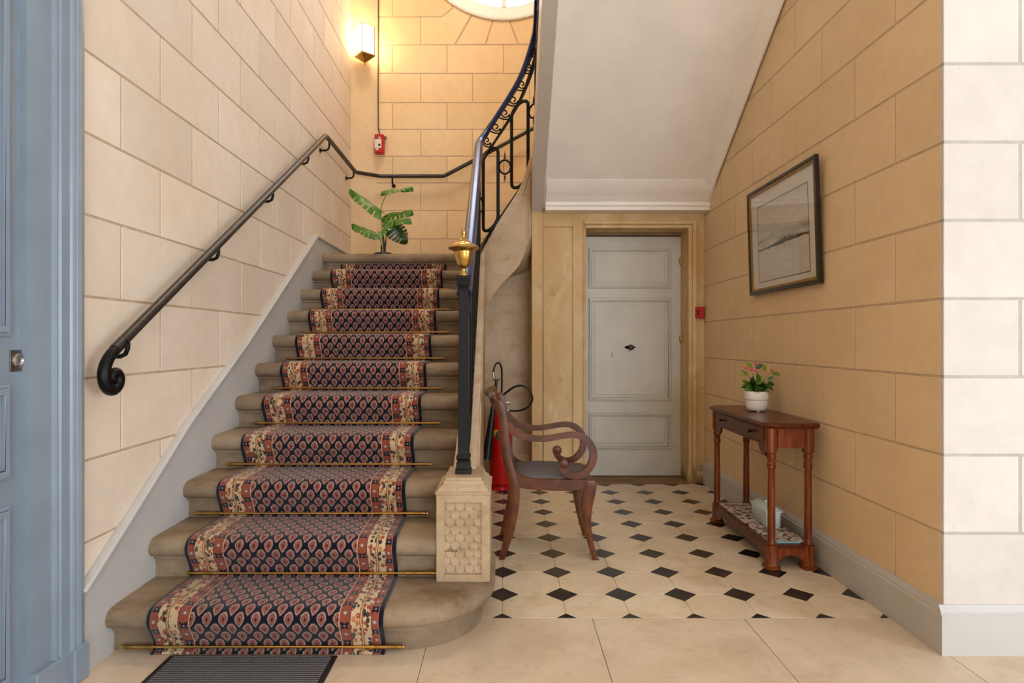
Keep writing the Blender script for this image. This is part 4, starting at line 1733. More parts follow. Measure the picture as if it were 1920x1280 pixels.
MB().box(x + hw, x + hw + 0.02, DB - 0.03, DB, z + 0.062, z + 0.09).build('cable_gland', plain('grey_plastic', (150, 132, 108), 0.5), al, 0.003)
place(al)

ac = px(1313, 586, DW - 0.03)
cp = tag(empty('call_point', tuple(ac)), 'small red fire call point on the plaster beside the grey door', 'fire alarm')
x, y, z = ac
MB().box(x - 0.043, x + 0.033, y - 0.012, DW + 0.01, z - 0.046, z + 0.046).build('call_point_case', M['red_alarm'], cp, 0.005)
MB().box(x - 0.032, x - 0.012, y - 0.0135, y - 0.01, z - 0.022, z + 0.018).build('press_window', plain('dark_red', (84, 16, 16), 0.3), cp, smooth=0)
place(cp)

# ------------------------------------------------------------------ monstera plant
pc = Vector((px(719, 0, 5.16).x, 5.16, LZT))
mp = tag(empty('monstera_plant', tuple(pc)), 'artificial split-leaf monstera in a shallow black pot on the stair landing', 'plant')
MB().lathe([(0.072, 0.0), (0.078, 0.004), (0.078, 0.02), (0.070, 0.022), (0.0002, 0.02)], pc, 28).build('pot', M['black_plastic'], mp)
DP = 5.16
def mpx(cx, cy, dd=0.0):
    p = px(640 + cx / 7.53, 330 + cy / 7.53, DP + dd)
    return p


def stem(pts, r=0.004, mat='stem', name='stem'):
    m = MB()
    P = catmull([tuple(p) for p in pts], 5)
    m.tube(P, r, 7, up=(0.2, 1, 0.1))
    m.build(name, M[mat], mp, smooth=60)


stem([mpx(568, 1095), mpx(566, 1000), mpx(562, 980)], 0.0075, 'black_plastic', 'stem_sleeve')
stem([mpx(605, 1095), mpx(595, 950), mpx(582, 800)], 0.0085, 'leaf_dark', 'trunk')
stem([mpx(615, 1095), mpx(620, 980), mpx(625, 900)], 0.0075, 'black_plastic', 'stem_sleeve')
stem([mpx(582, 800), mpx(572, 680), mpx(560, 560), mpx(562, 450), mpx(600, 330), mpx(668, 218)], 0.0042)
stem([mpx(575, 700), mpx(555, 600), mpx(520, 540), mpx(485, 490)], 0.0045)
stem([mpx(580, 720), mpx(605, 660), mpx(650, 590)], 0.0042)
stem([mpx(564, 980), mpx(560, 920), mpx(520, 870), mpx(468, 838), mpx(440, 800)], 0.0042)
stem([mpx(622, 900), mpx(650, 810), mpx(715, 705)], 0.0052)
stem([mpx(585, 780), mpx(620, 730), mpx(680, 690)], 0.004)


def monstera_leaf(base, tip, width, nrm, bend=0.03, mat='leaf', notches=5):
    """heart shaped blade with slits; built as lobes of ribbon between the midrib and the rim"""
    base, tip, nrm = Vector(base), Vector(tip), Vector(nrm)
    ax = tip - base
    Ln = ax.length
    ax.normalize()
    nrm = (nrm - ax * nrm.dot(ax)).normalized()
    sd = ax.cross(nrm)
    m = MB()
    n = 40
    th = 0.0012

    def half_w(t):
        if t < 0.25:
            w = 0.55 + 0.45 * math.sin(t / 0.25 * PI / 2)
        else:
            w = max(0.0, math.cos((t - 0.25) / 0.75 * PI / 2)) ** 0.75
        return width / 2 * w

    def pt(t, v):
        # v in -1..1 across
        w = half_w(max(0.0, t))
        back = -0.14 * Ln * abs(v) ** 0.8 * (1 - t) ** 2.0 + 0.16 * Ln * abs(v) * t * (1 - t)
        droop = -bend * (t ** 2) - 0.22 * width * abs(v) ** 1.6
        wav = 0.006 * math.sin(9 * t + 2 * v)
        return base + ax * (t * Ln + back) + sd * (w * v) + nrm * (droop + wav + bend * 0.6 * t)
    for sgn in (-1, 1):
        for i in range(n):
            t0, t1 = i / n, (i + 1) / n
            cyc = ((t0 - 0.14) * notches / 0.72)
            slit = 0.10 < t0 < 0.84 and (cyc % 1.0) > 0.80
            outer = 0.42 if slit else 1.0
            vv = [0.0, 0.2, 0.42, 0.7, 1.0]
            vv = [q for q in vv if q <= outer + 1e-6]
            top = [[pt(t, sgn * v) for v in vv] for t in (t0, t1)]
            a = [p + nrm * th for p in top[0]] + [p + nrm * th for p in top[1]]
            b = [p - nrm * th for p in top[0]] + [p - nrm * th for p in top[1]]
            k = len(vv)
            fs = [(j, j + 1, k + j + 1, k + j) for j in range(k - 1)]
            fb = [(2 * k + j, 3 * k + j, 3 * k + j + 1, 2 * k + j + 1) for j in range(k - 1)]
            m.add(a + b, fs + fb + [(k - 1, 2 * k - 1, 4 * k - 1, 3 * k - 1)])
    m.build('leaf', M[mat], mp, smooth=50)


up = Vector((0, -0.25, 1))
monstera_leaf(mpx(600, 212, -0.02), mpx(1010, 150, 0.03), 0.13, (0.0, -0.22, 1), 0.015, 'leaf')
monstera_leaf(mpx(548, 500, -0.03), mpx(125, 172, 0.0), 0.15, (-0.2, -0.42, 1), 0.02, 'leaf')
monstera_leaf(mpx(452, 800, -0.06), mpx(145, 668, 0.0), 0.13, (-0.2, -0.45, 1), 0.01, 'leaf')
monstera_leaf(mpx(610, 560, 0.05), mpx(995, 470, 0.0), 0.17, (-0.05, -0.75, 1), 0.02, 'leaf')
monstera_leaf(mpx(735, 690, -0.03), mpx(948, 920, -0.02), 0.19, (0.5, -1.0, 0.35), 0.02, 'leaf_dark')
monstera_leaf(mpx(640, 640, -0.05), mpx(975, 585, -0.12), 0.17, (0.1, -0.45, 1), 0.03, 'leaf')
monstera_leaf(mpx(700, 680, -0.08), mpx(432, 850, -0.20), 0.12, (-0.3, -0.55, 1), 0.02, 'leaf')
place(mp)

# ------------------------------------------------------------------ fire extinguisher
ec = Vector((-0.035, 4.80, 0))
fe = tag(empty('fire_extinguisher', tuple(ec)), 'red fire extinguisher with black horn and looped hose behind the chair', 'fire extinguisher')
r = 0.088
MB().lathe([(r * 0.98, 0.025), (r, 0.03), (r, 0.53), (r * 0.96, 0.56), (r * 0.82, 0.59), (r * 0.55, 0.615), (0.024, 0.628), (0.022, 0.65)], ec, 32).build('cylinder', M['red'], fe)
MB().lathe([(r * 0.86, 0.0), (r * 1.0, 0.004), (r * 1.0, 0.05), (r * 0.9, 0.052)], ec, 32).build('foot_ring', M['red'], fe)
m = MB()
m.box(ec.x - 0.022, ec.x + 0.022, ec.y - 0.022, ec.y + 0.022, 0.65, 0.70)
m.lathe([(0.014, 0.0), (0.014, 0.05)], (ec.x + 0.02, ec.y, 0.67), 10, 'x')
m.build('valve', M['steel'], fe, 0.003)
MB().box(ec.x - 0.012, ec.x + 0.012, ec.y - 0.14, ec.y + 0.02, 0.70, 0.712).box(ec.x - 0.012, ec.x + 0.012, ec.y - 0.15, ec.y - 0.0, 0.725, 0.737).build('trigger_handle', M['black_plastic'], fe, 0.002)
h0, h1 = px(931, 712, 4.70), px(913, 860, 4.70)
ht = px(929, 735, 4.70)
m = MB()
axv = (h1 - h0)
P = [h0 + axv * f for f in (0.0, 0.12, 0.30, 0.5, 0.75, 0.97, 1.0)]
m.tube(P, 1.0, 20, up=(0.2, 1, 0.2), scale=[0.011, 0.0125, 0.017, 0.024, 0.032, 0.0375, 0.0385])
m.build('horn', M['black_plastic'], fe)
m = MB().lathe([(0.012, -0.004), (0.028, -0.003), (0.028, 0.003), (0.012, 0.004)], h0 + Vector((0, 0, 0.002)), 18)
m.build('horn_guard', M['black_plastic'], fe)
c1_ = [px(931.5, 708, 4.70), px(933.5, 692, 4.70), px(934, 684, 4.71), px(938, 681, 4.73), px(941.0, 690, 4.75), px(941.5, 715, 4.77), px(940.5, 742, 4.79)]
m = MB()
m.tube(catmull([tuple(p) for p in [px(925, 700, 4.70), px(927, 688, 4.70), px(932, 680.5, 4.71), px(937, 681.5, 4.73), px(940.5, 692, 4.75), px(941, 718, 4.78), px(940, 741, 4.8)]], 5), 0.0075, 10, up=(0.2, 1, 0.1))
m.tube(catmull([tuple(p) for p in [px(941, 742, 4.80), px(950, 735, 4.78), px(965, 725, 4.74), px(980, 723, 4.72), px(992, 731, 4.72), px(998, 746, 4.73), px(993, 760, 4.75), px(980, 768, 4.77), px(966, 770, 4.79), px(952, 769, 4.80), px(944, 768, 4.8)]], 5), 0.0085, 10, up=(0.2, 1, 0.1))
m.build('hose', M['rubber'], fe, smooth=60)
m = MB()
m.tube([px(926, 708, 4.70), px(925.3, 697, 4.70)], 0.0095, 10, up=(0, 1, 0))
m.tube([px(942, 741.5, 4.80), px(948, 737, 4.79)], 0.010, 10, up=(0, 1, 0))
m.tube([px(956, 769.5, 4.80), px(950, 769, 4.80)], 0.010, 10, up=(0, 1, 0))
m.build('hose_ferrule', M['steel'], fe)
a0 = [-2.25 + 0.5 * i / 6 for i in range(7)]
vs = []
for a in a0:
    for zz in (0.42, 0.47):
        vs.append((ec.x + (r + 0.001) * math.cos(a), ec.y + (r + 0.001) * math.sin(a), zz))
MB().add(vs, [(2 * i, 2 * i + 2, 2 * i + 3, 2 * i + 1) for i in range(6)]).build('yellow_label', M['yellow_label'], fe)
place(fe)

# ------------------------------------------------------------------ armchair
ch = tag(empty('armchair', (0.2, 3.43, 0)), 'mahogany scroll-arm chair with charcoal ribbed seat standing on the tiles', 'chair')
KX = 0.000968
def cxz(cx, cy): return ((cx - 139.7) * KX, EYE - cy * KX)


backL = [(70, 312), (72, 325), (86, 370), (102, 430), (110, 520), (114, 600), (134, 680), (150, 740), (160, 800), (160, 880), (150, 960), (131, 1060), (104, 1185)]
backR = [(106, 300), (116, 308), (136, 350), (149, 410), (157, 480), (163, 560), (174, 640), (196, 720), (214, 780), (216, 860), (206, 940), (187, 1030), (166, 1090), (132, 1188)]
def resample(pts, n):
    L_ = [0]
    for a, b in zip(pts, pts[1:]):
        L_.append(L_[-1] + math.hypot(b[0] - a[0], b[1] - a[1]))
    out = []
    for i in range(n + 1):
        t = L_[-1] * i / n
        for k in range(len(pts) - 1):
            if t <= L_[k + 1] + 1e-9:
                f = (t - L_[k]) / max(1e-9, L_[k + 1] - L_[k])
                out.append(tuple(pts[k][j] + f * (pts[k + 1][j] - pts[k][j]) for j in range(len(pts[0]))))
                break
    return out


def by_height(pts, ys):
    out = []
    for y in ys:
        for a, b in zip(pts, pts[1:]):
            if (a[1] - y) * (b[1] - y) <= 0 and abs(a[1] - b[1]) > 1e-9:
                f = (y - a[1]) / (b[1] - a[1])
                out.append((a[0] + f * (b[0] - a[0]), y))
                break
        else:
            out.append(pts[0] if y < pts[0][1] else pts[-1])
    return out


YN, YF = 3.225, 3.635             # near and far side planes of the chair
TH = 0.034
def floor_fix(p):
    # pull the leg ends to the floor at the plane they stand on
    return p


def side_parts(y0, near):
    ys = [i for i in range(315, 1180, 30)] + [1184]
    bl = by_height(catmull([(float(a), float(b)) for a, b in backL], 4), ys)
    br = by_height(catmull([(float(a), float(b)) for a, b in backR], 4), ys)
    sc = EYE / ((1186) * KX)                       # scale so that feet reach z=0

    def W(p):
        x, z = cxz(*p)
        return (x, max(0.0, z))
    lower = [(W(a), W(b)) for a, b in zip(bl, br)]
    zl, zj = lower[-1][0][1], 0.43
    fix = lambda p: (p[0], p[1] if p[1] > zj else (p[1] - zl) * zj / (zj - zl))
    MB().strip([(fix(a), fix(b)) for a, b in lower], y0, y0 + TH, 'y').build('rear_leg', M['chair_wood'], ch, 0.004, 40, 2)
    # front leg, sabre shaped
    fl_ = [(572, 752), (574, 780), (566, 810), (555, 870), (556, 940), (570, 1020), (590, 1110), (618, 1200)]
    fr_ = [(622, 750), (634, 768), (633, 800), (620, 860), (608, 920), (605, 1000), (613, 1070), (630, 1140), (651, 1200)]
    ys2 = [i for i in range(756, 1196, 24)] + [1198]
    l2 = by_height(catmull([(float(a), float(b)) for a, b in fl_], 4), ys2)
    r2 = by_height(catmull([(float(a), float(b)) for a, b in fr_], 4), ys2)
    lo = [(W(a), W(b)) for a, b in zip(l2, r2)]
    z0_, z1_ = lo[0][0][1], lo[-1][0][1]
    fix = lambda p: (p[0], (p[1] - z1_) * z0_ / (z0_ - z1_))
    MB().strip([(fix(a), fix(b)) for a, b in lo], y0, y0 + TH, 'y').build('leg', M['chair_wood'], ch, 0.004, 40, 2)
    # seat rail
    tl = [(172, 668), (190, 700), (215, 722), (250, 738), (300, 746), (400, 749), (500, 749), (610, 748)]
    bl_ = [(190, 790), (205, 795), (225, 798), (260, 802), (310, 807), (400, 812), (500, 812), (590, 806)]
    MB().strip([(W(a), W(b)) for a, b in zip(tl, bl_)], y0 + 0.004, y0 + TH - 0.004, 'y').build('seat_rail', M['chair_wood'], ch, 0.003, 40)
    # scroll arm
    arm = [(150, 440, 15), (166, 468, 18), (190, 492, 20), (225, 514, 18), (280, 527, 16), (340, 531, 15.5), (400, 524, 15), (460, 513, 15), (515, 509, 16), (562, 521, 18), (598, 553, 19),
           (617, 600, 20), (615, 650, 19.5), (592, 694, 19), (555, 724, 18), (515, 732, 18), (480, 722, 18), (458, 700, 18), (447, 676, 18), (452, 660, 19)]
    A = catmull([tuple(map(float, a)) for a in arm], 4)
    pairs = []
    for i in range(len(A)):
        p, q_ = A[max(i - 1, 0)], A[min(i + 1, len(A) - 1)]
        tx, ty = q_[0] - p[0], q_[1] - p[1]
        l_ = math.hypot(tx, ty)
        nx, ny = -ty / l_, tx / l_
        x, yv, w = A[i]
        pairs.append((cxz(x + nx * w, yv + ny * w), cxz(x - nx * w, yv - ny * w)))
    m = MB().strip(pairs, y0 + 0.001, y0 + TH - 0.001, 'y')
    bx, bz = cxz(457, 668)
    m.lathe([(0.022, y0), (0.026, y0 + 0.004), (0.026, y0 + TH - 0.004), (0.022, y0 + TH)], (bx, 0, bz), 18, 'y')
    m.build('scroll_arm', M['chair_wood'], ch, 0.003, 40, 1)


side_parts(YN, True)
side_parts(YF, False)
# cross rails, seat, back
Yc = (YN + YF + TH) / 2
def bowed(name, x0, z0, z1, thick, bow, lean, yA, yB):
    n = 12
    vs, fs = [], []
    for i in range(n + 1):
        t = i / n
        y = yA + (yB - yA) * t
        b = -bow * math.sin(PI * t)
        vs += [(x0 + b, y, z0), (x0 + b + thick, y, z0), (x0 + b + thick + lean, y, z1), (x0 + b + lean, y, z1)]
    for i in range(n):
        for k in range(4):
            fs.append((i * 4 + k, i * 4 + (k + 1) % 4, i * 4 + 4 + (k + 1) % 4, i * 4 + 4 + k))
    fs += [(0, 1, 2, 3), (4 * n + 3, 4 * n + 2, 4 * n + 1, 4 * n)]
    MB().add(vs, fs).build(name, M['chair_wood'], ch, 0.004, 40, 2)


bowed('crest_rail', -0.052, 0.79, 0.865, 0.024, 0.028, -0.022, YN + 0.01, YF + TH - 0.01)
MB().tube([(-0.072 - 0.028 * math.sin(PI * t / 12), YN + 0.02 + (YF - YN) * t / 12, 0.868) for t in range(13)], 0.019, 10).build('top_roll', M['chair_wood'], ch)
bowed('middle_rail', -0.026, 0.60, 0.64, 0.02, 0.016, -0.004, YN + TH - 0.002, YF + 0.002)
MB().lathe([(0.004, -0.07), (0.016, -0.05), (0.026, -0.02), (0.028, 0.0), (0.026, 0.02), (0.016, 0.05), (0.004, 0.07)], (-0.032, Yc, 0.62), 16, 'y').build('carved_boss', M['chair_wood'], ch)
MB().box(0.425, 0.462, YN + TH - 0.004, YF + 0.004, 0.372, 0.425).build('front_rail', M['chair_wood'], ch, 0.004)
MB().box(0.028, 0.058, YN + TH - 0.004, YF + 0.004, 0.375, 0.43).build('rear_rail', M['chair_wood'], ch, 0.004)
# seat pad, domed
m = MB()
n1, n2 = 16, 14
vs, fs = [], []
for i in range(n1 + 1):
    for j in range(n2 + 1):
        a, b = i / n1, j / n2
        x = 0.045 + a * 0.415
        y = YN + 0.012 + b * (YF + TH - 0.024 - YN)
        dome = (1 - abs(2 * a - 1) ** 3.2) * (1 - abs(2 * b - 1) ** 3.2)
        z = 0.418 + 0.042 * dome + 0.02 * (1 - a) ** 3
        vs.append((x, y, z))
for i in range(n1):
    for j in range(n2):
        fs.append((i * (n2 + 1) + j, (i + 1) * (n2 + 1) + j, (i + 1) * (n2 + 1) + j + 1, i * (n2 + 1) + j + 1))
k = len(vs)
edge = [j for j in range(n2 + 1)] + [i * (n2 + 1) + n2 for i in range(1, n1 + 1)] + [n1 * (n2 + 1) + j for j in range(n2 - 1, -1, -1)] + [i * (n2 + 1) for i in range(n1 - 1, 0, -1)]
vs += [(vs[e][0], vs[e][1], 0.392) for e in edge]
ne = len(edge)
fs += [(edge[i], edge[(i + 1) % ne], k + (i + 1) % ne, k + i) for i in range(ne)] + [tuple(k + i for i in range(ne))]
m.add(vs, fs)
m.build('seat', M['fabric'], ch, smooth=70)
place(ch)

# ------------------------------------------------------------------ console table
ct = tag(empty('console_table', (1.435, 3.5, 0)), 'narrow mahogany console table with drawer and low shelf against the right wall', 'table')
tx0, tx1, ty0, ty1 = 1.322, 1.560, 3.085, 3.935
def canted(x0, x1, y0, y1, c):
    return [(x0 + c, y0), (x1, y0), (x1, y1), (x0 + c, y1), (x0, y1 - c), (x0, y0 + c)]


def stacked(polys, name, mat, parent, bev=0.0, smooth=25):
    """polygon rings with heights joined to a solid: polys = [(poly, z)]"""
    m = MB()
    vs, fs = [], []
    n = len(polys[0][0])
    for p, z in polys:
        vs += [(a, b, z) for a, b in p]
    for i in range(len(polys) - 1):
        for k in range(n):
            fs.append((i * n + k, i * n + (k + 1) % n, (i + 1) * n + (k + 1) % n, (i + 1) * n + k))
    fs += [tuple(range(n - 1, -1, -1)), tuple(range((len(polys) - 1) * n, len(polys) * n))]
    return m.add(vs, fs).build(name, mat, parent, bev, smooth)


e = 0.022
stacked([(canted(tx0 - e + i_, tx1 + 0.012 - i_ * 0.3, ty0 - e + i_, ty1 + e - i_, 0.045), z) for i_, z in
         ((0.012, 0.712), (0.008, 0.718), (0.001, 0.722), (0.0, 0.728), (0.002, 0.735), (0.008, 0.740))], 'top', M['mahogany_side'], ct)
# corner posts, apron, drawer
post = lambda x0, x1, y0, y1, z0, z1, c: stacked([([(x0 + c, y0), (x1 - c, y0), (x1, y0 + c), (x1, y1 - c), (x1 - c, y1), (x0 + c, y1), (x0, y1 - c), (x0, y0 + c)], z) for z in (z0, z1)], 'corner_block', M['mahogany'], ct, 0.0015)
pw = 0.052
corners = [(tx0, ty0), (tx1 - pw, ty0), (tx0, ty1 - pw), (tx1 - pw, ty1 - pw)]
for x, y in corners:
    post(x, x + pw, y, y + pw, 0.588, 0.713, 0.012)
for ya in (ty0 + 0.008, ty1 - 0.024):
    MB().box(tx0 + pw, tx1 - pw, ya, ya + 0.016, 0.612, 0.713).build('end_apron', M['mahogany'], ct, 0.0015)
MB().box(tx1 - 0.022, tx1 - 0.008, ty0 + pw, ty1 - pw, 0.612, 0.713).build('back_apron', M['mahogany_side'], ct, 0.0015)
def arched(y0, y1, zt, zb_end, zb_mid, cw, x0, x1, name, mat):
    n = 10
    pts = [(y0, zt), (y0, zb_end)]
    for k in range(n + 1):
        a = k / n * PI / 2
        pts.append((y0 + cw * 0.15 + cw * math.sin(a) * 0.85, zb_end + (zb_mid - zb_end) * (1 - math.cos(a))))
    for k in range(n, -1, -1):
        a = k / n * PI / 2
        pts.append((y1 - cw * 0.15 - cw * math.sin(a) * 0.85, zb_end + (zb_mid - zb_end) * (1 - math.cos(a))))
    pts += [(y1, zb_end), (y1, zt)]
    m = MB()
    N_ = len(pts)
    # build as vertical strips to stay convex
    bot = pts[1:-1]
    pairs = [((p[0], p[1]), (p[0], zt)) for p in bot]
    m.strip(pairs, x0, x1, 'x')
    return m.build(name, mat, ct, 0.001, 30)


arched(ty0 + pw, ty1 - pw, 0.713, 0.565, 0.618, 0.09, tx0 + 0.008, tx0 + 0.022, 'front_apron', M['mahogany_side'])
dw = tx0 + 0.008
drw = MB().box(dw - 0.004, dw + 0.01, ty0 + pw + 0.015, ty1 - pw - 0.015, 0.634, 0.706).build('drawer', M['mahogany_side'], ct, 0.0025)
for yy in (3.30, 3.74):
    MB().lathe([(0.005, 0.0), (0.006, -0.010), (0.011, -0.016), (0.012, -0.022), (0.008, -0.027), (0.0002, -0.028)], (dw - 0.004, yy, 0.67), 14, 'x').build('knob', M['black_plastic'], drw)
leg_prof = [(0.013, 0.118), (0.021, 0.121), (0.023, 0.127), (0.021, 0.133), (0.0185, 0.14), (0.0195, 0.2), (0.0175, 0.40), (0.0165, 0.502), (0.0185, 0.506), (0.0215, 0.512), (0.0215, 0.518), (0.0185, 0.524),
            (0.0215, 0.528), (0.0215, 0.534), (0.017, 0.540), (0.0195, 0.550), (0.0225, 0.562), (0.0225, 0.572), (0.0185, 0.582), (0.0195, 0.585), (0.0225, 0.589), (0.0225, 0.592)]
lm = None
for x, y in corners:
    if lm is None:
        lm = MB().lathe(leg_prof, (0, 0, 0), 20).mesh('leg', 0, 35)
        lm.materials.append(M['mahogany'])
    o = link('leg', lm, None, ct)
    o.location = (x + pw / 2, y + pw / 2, 0)
# base
for x, y in corners:
    z0_ = 0.0
    fxd = -1 if x < 1.4 else 1
    fyd = -1 if y < 3.5 else 1
    def ring(g, z, c=0.012):
        x0_, x1_, y0_, y1_ = x - g, x + pw + g, y - g, y + pw + g
        return ([(x0_ + c, y0_), (x1_ - c, y0_), (x1_, y0_ + c), (x1_, y1_ - c), (x1_ - c, y1_), (x0_ + c, y1_), (x0_, y1_ - c), (x0_, y0_ + c)], z)
    stacked([ring(0.008, 0.0), ring(0.012, 0.004), ring(0.012, 0.016), ring(0.004, 0.02), ring(0.001, 0.028), ring(0.0, 0.12)], 'foot', M['mahogany'], ct, 0.0)
arched(ty0 + pw, ty1 - pw, 0.112, 0.03, 0.068, 0.10, tx0 + 0.006, tx0 + 0.02, 'base_front', M['mahogany_side'])
m = MB()
for yy in (ty0 + 0.008, ty1 - 0.022):
    n = 12
    pairs = []
    for k in range(n + 1):
        t = k / n
        xx = tx0 + pw + (tx1 - tx0 - 2 * pw) * t
        zz = 0.03 + 0.04 * math.sin(PI * t) ** 0.6
        pairs.append(((xx, zz), (xx, 0.112)))
    m.strip(pairs, yy, yy + 0.014, 'y')
m.build('base_end', M['mahogany'], ct, 0.001)
MB().box(tx1 - 0.02, tx1 - 0.006, ty0 + pw, ty1 - pw, 0.05, 0.112).build('base_back', M['mahogany_side'], ct)
m = MB()
m.box(tx0 + 0.004, tx1 - 0.004, ty0 + 0.004, ty1 - 0.004, 0.106, 0.118)
m.box(tx0 + 0.012, tx1 - 0.01, ty0 + 0.012, ty1 - 0.012, 0.117, 0.122)
m.build('shelf', M['mahogany_side'], ct, 0.002)
MB().box(tx0 + 0.001, tx0 + 0.012, ty0 + pw, ty1 - pw, 0.100, 0.108).build('shelf_moulding', M['mahogany_side'], ct, 0.003)
place(ct)
# patterned tray cloth on the shelf
sm_ = tag(empty('shelf_mat', (1.44, 3.5, 0.122)), 'patterned grey and brown mat lying on the low shelf of the console', 'mat')
MB().box(tx0 + 0.026, tx1 - 0.026, ty0 + 0.05, ty1 - 0.06, 0.1222, 0.133).build('mat_body', M['tray'], sm_, 0.002)
m = MB().box(tx0 + 0.056, tx1 - 0.06, ty0 + 0.036, ty0 + 0.05, 0.1222, 0.1325)
m.build('teal_edge', M['teal'], sm_, 0.002)
place(sm_)
# porcelain box
bx0, bx1, by0, by1, bz = 1.424, 1.500, 3.335, 3.556, 0.1332
pb = tag(empty('lidded_box', ((bx0 + bx1) / 2, (by0 + by1) / 2, bz)), 'small pale blue porcelain box with lid on the console shelf', 'box')
def rr_(g, z, c=0.012):
    x0_, x1_, y0_, y1_ = bx0 - g, bx1 + g, by0 - g, by1 + g
    return ([(x0_ + c, y0_), (x1_ - c, y0_), (x1_, y0_ + c), (x1_, y1_ - c), (x1_ - c, y1_), (x0_ + c, y1_), (x0_, y1_ - c), (x0_, y0_ + c)], z)
stacked([rr_(-0.004, bz), rr_(-0.001, bz + 0.004), rr_(0.002, bz + 0.075), rr_(0.004, bz + 0.085)], 'box_body', M['porcelain'], pb, 0.0, 40)
stacked([rr_(0.004, bz + 0.085), rr_(0.010, bz + 0.087), rr_(0.010, bz + 0.094), rr_(0.002, bz + 0.098), rr_(-0.014, bz + 0.110), rr_(-0.026, bz + 0.116)], 'lid', M['porcelain'], pb, 0.0, 40)
MB().lathe([(0.005, 0.0), (0.008, 0.006), (0.006, 0.012), (0.0002, 0.013)], ((bx0 + bx1) / 2, (by0 + by1) / 2, bz + 0.115), 12).build('lid_knob', M['porcelain'], pb)
place(pb)

# flower pot
fc = Vector((1.478, 3.615, 0.7402))
fp = tag(empty('flower_pot', tuple(fc)), 'white ceramic pot of pink daisies on the console table', 'potted plant')
m = MB()
m.lathe([(0.040, 0.004), (0.048, 0.006), (0.056, 0.014), (0.0615, 0.03), (0.0625, 0.062), (0.0625, 0.066), (0.067, 0.070), (0.0685, 0.074), (0.0685, 0.116), (0.067, 0.119), (0.063, 0.118), (0.061, 0.09), (0.0002, 0.09)], fc, 36)
for a in (0.4, 2.5, 4.6):
    m.lathe([(0.008, -0.0), (0.008, 0.008)], fc + Vector((0.036 * math.cos(a), 0.036 * math.sin(a), 0)), 8)
m.build('pot', M['pot_white'], fp, smooth=40)
MB().lathe([(0.061, 0.088), (0.05, 0.098), (0.02, 0.104), (0.0002, 0.105)], fc, 24).build('soil', M['soil'], fp)


def leaf_blade(m, base, dirv, L_, w, curl=0.3, face=(0, 0, 1)):
    base, dirv = Vector(base), Vector(dirv).normalized()
    sd = dirv.cross(Vector(face))
    if sd.length < 0.05:
        sd = Vector((1, 0, 0))
    sd.normalize()
    nr = sd.cross(dirv)
    n = 8
    vs, fs = [], []
    for i in range(n + 1):
        t = i / n
        ww = w / 2 * math.sin(PI * (0.06 + 0.94 * t) ** 0.85) * (1 if t < 1 else 0.02)
        c = base + dirv * (L_ * t) - nr * (curl * L_ * t * t)
        for v in (-1, -0.5, 0, 0.5, 1):
            vs.append(c + sd * ww * v + nr * (0.25 * ww * abs(v)))
    for i in range(n):
        for j in range(4):
            fs.append((i * 5 + j, i * 5 + j + 1, i * 5 + j + 6, i * 5 + j + 5))
    m.add(vs, fs)


top = fc + Vector((0, 0, 0.112))
def fpx(cx, cy, dd=0.0): return px(1360 + cx / 9.846, 660 + cy / 9.846, fc.y + dd)
rng = random.Random(5)
leaves = [((500, 290), (375, 190), 0.032, 'leaf_light'), ((560, 300), (690, 225), 0.030, 'leaf_dark'), ((690, 250), (740, 345), 0.034, 'leaf_light'), ((410, 420), (295, 325), 0.016, 'leaf'), ((400, 415), (238, 418), 0.010, 'leaf_light'),
          ((860, 410), (1055, 385), 0.030, 'leaf_light'), ((430, 610), (325, 520), 0.036, 'leaf'), ((495, 640), (360, 690), 0.034, 'leaf'), ((500, 660), (430, 725), 0.03, 'leaf_light'), ((780, 520), (890, 445), 0.022, 'leaf'),
          ((790, 600), (905, 565), 0.036, 'leaf_dark'), ((790, 660), (905, 680), 0.032, 'leaf_dark'), ((600, 680), (610, 600), 0.04, 'leaf_light'), ((520, 600), (470, 470), 0.03, 'leaf'), ((620, 560), (600, 400), 0.04, 'leaf')]
for i, (b, t, w, mt_) in enumerate(leaves):
    m = MB()
    p0, p1 = fpx(*b, -0.02 + 0.006 * (i % 5)), fpx(*t, -0.035 + 0.012 * (i % 6))
    leaf_blade(m, p0, p1 - p0, (p1 - p0).length * 1.05, w, 0.12, (0.15, -0.8, 0.55))
    m.build('leaf', M[mt_], fp, smooth=60)
for i in range(64):
    a = rng.uniform(0, 2 * PI)
    el = rng.uniform(0.15, 1.3)
    r_ = rng.uniform(0.0, 0.035)
    m = MB()
    b = top + Vector((r_ * math.cos(a), r_ * math.sin(a), rng.uniform(0.0, 0.03)))
    leaf_blade(m, b, (math.cos(a) * math.cos(el), math.sin(a) * math.cos(el), math.sin(el)), rng.uniform(0.045, 0.08), rng.uniform(0.026, 0.042), 0.25, (rng.uniform(-0.5, 0.5), rng.uniform(-0.9, 0.1), 0.8))
    m.build('leaf', M[rng.choice(['leaf', 'leaf_dark', 'leaf', 'leaf_light'])], fp, smooth=60)
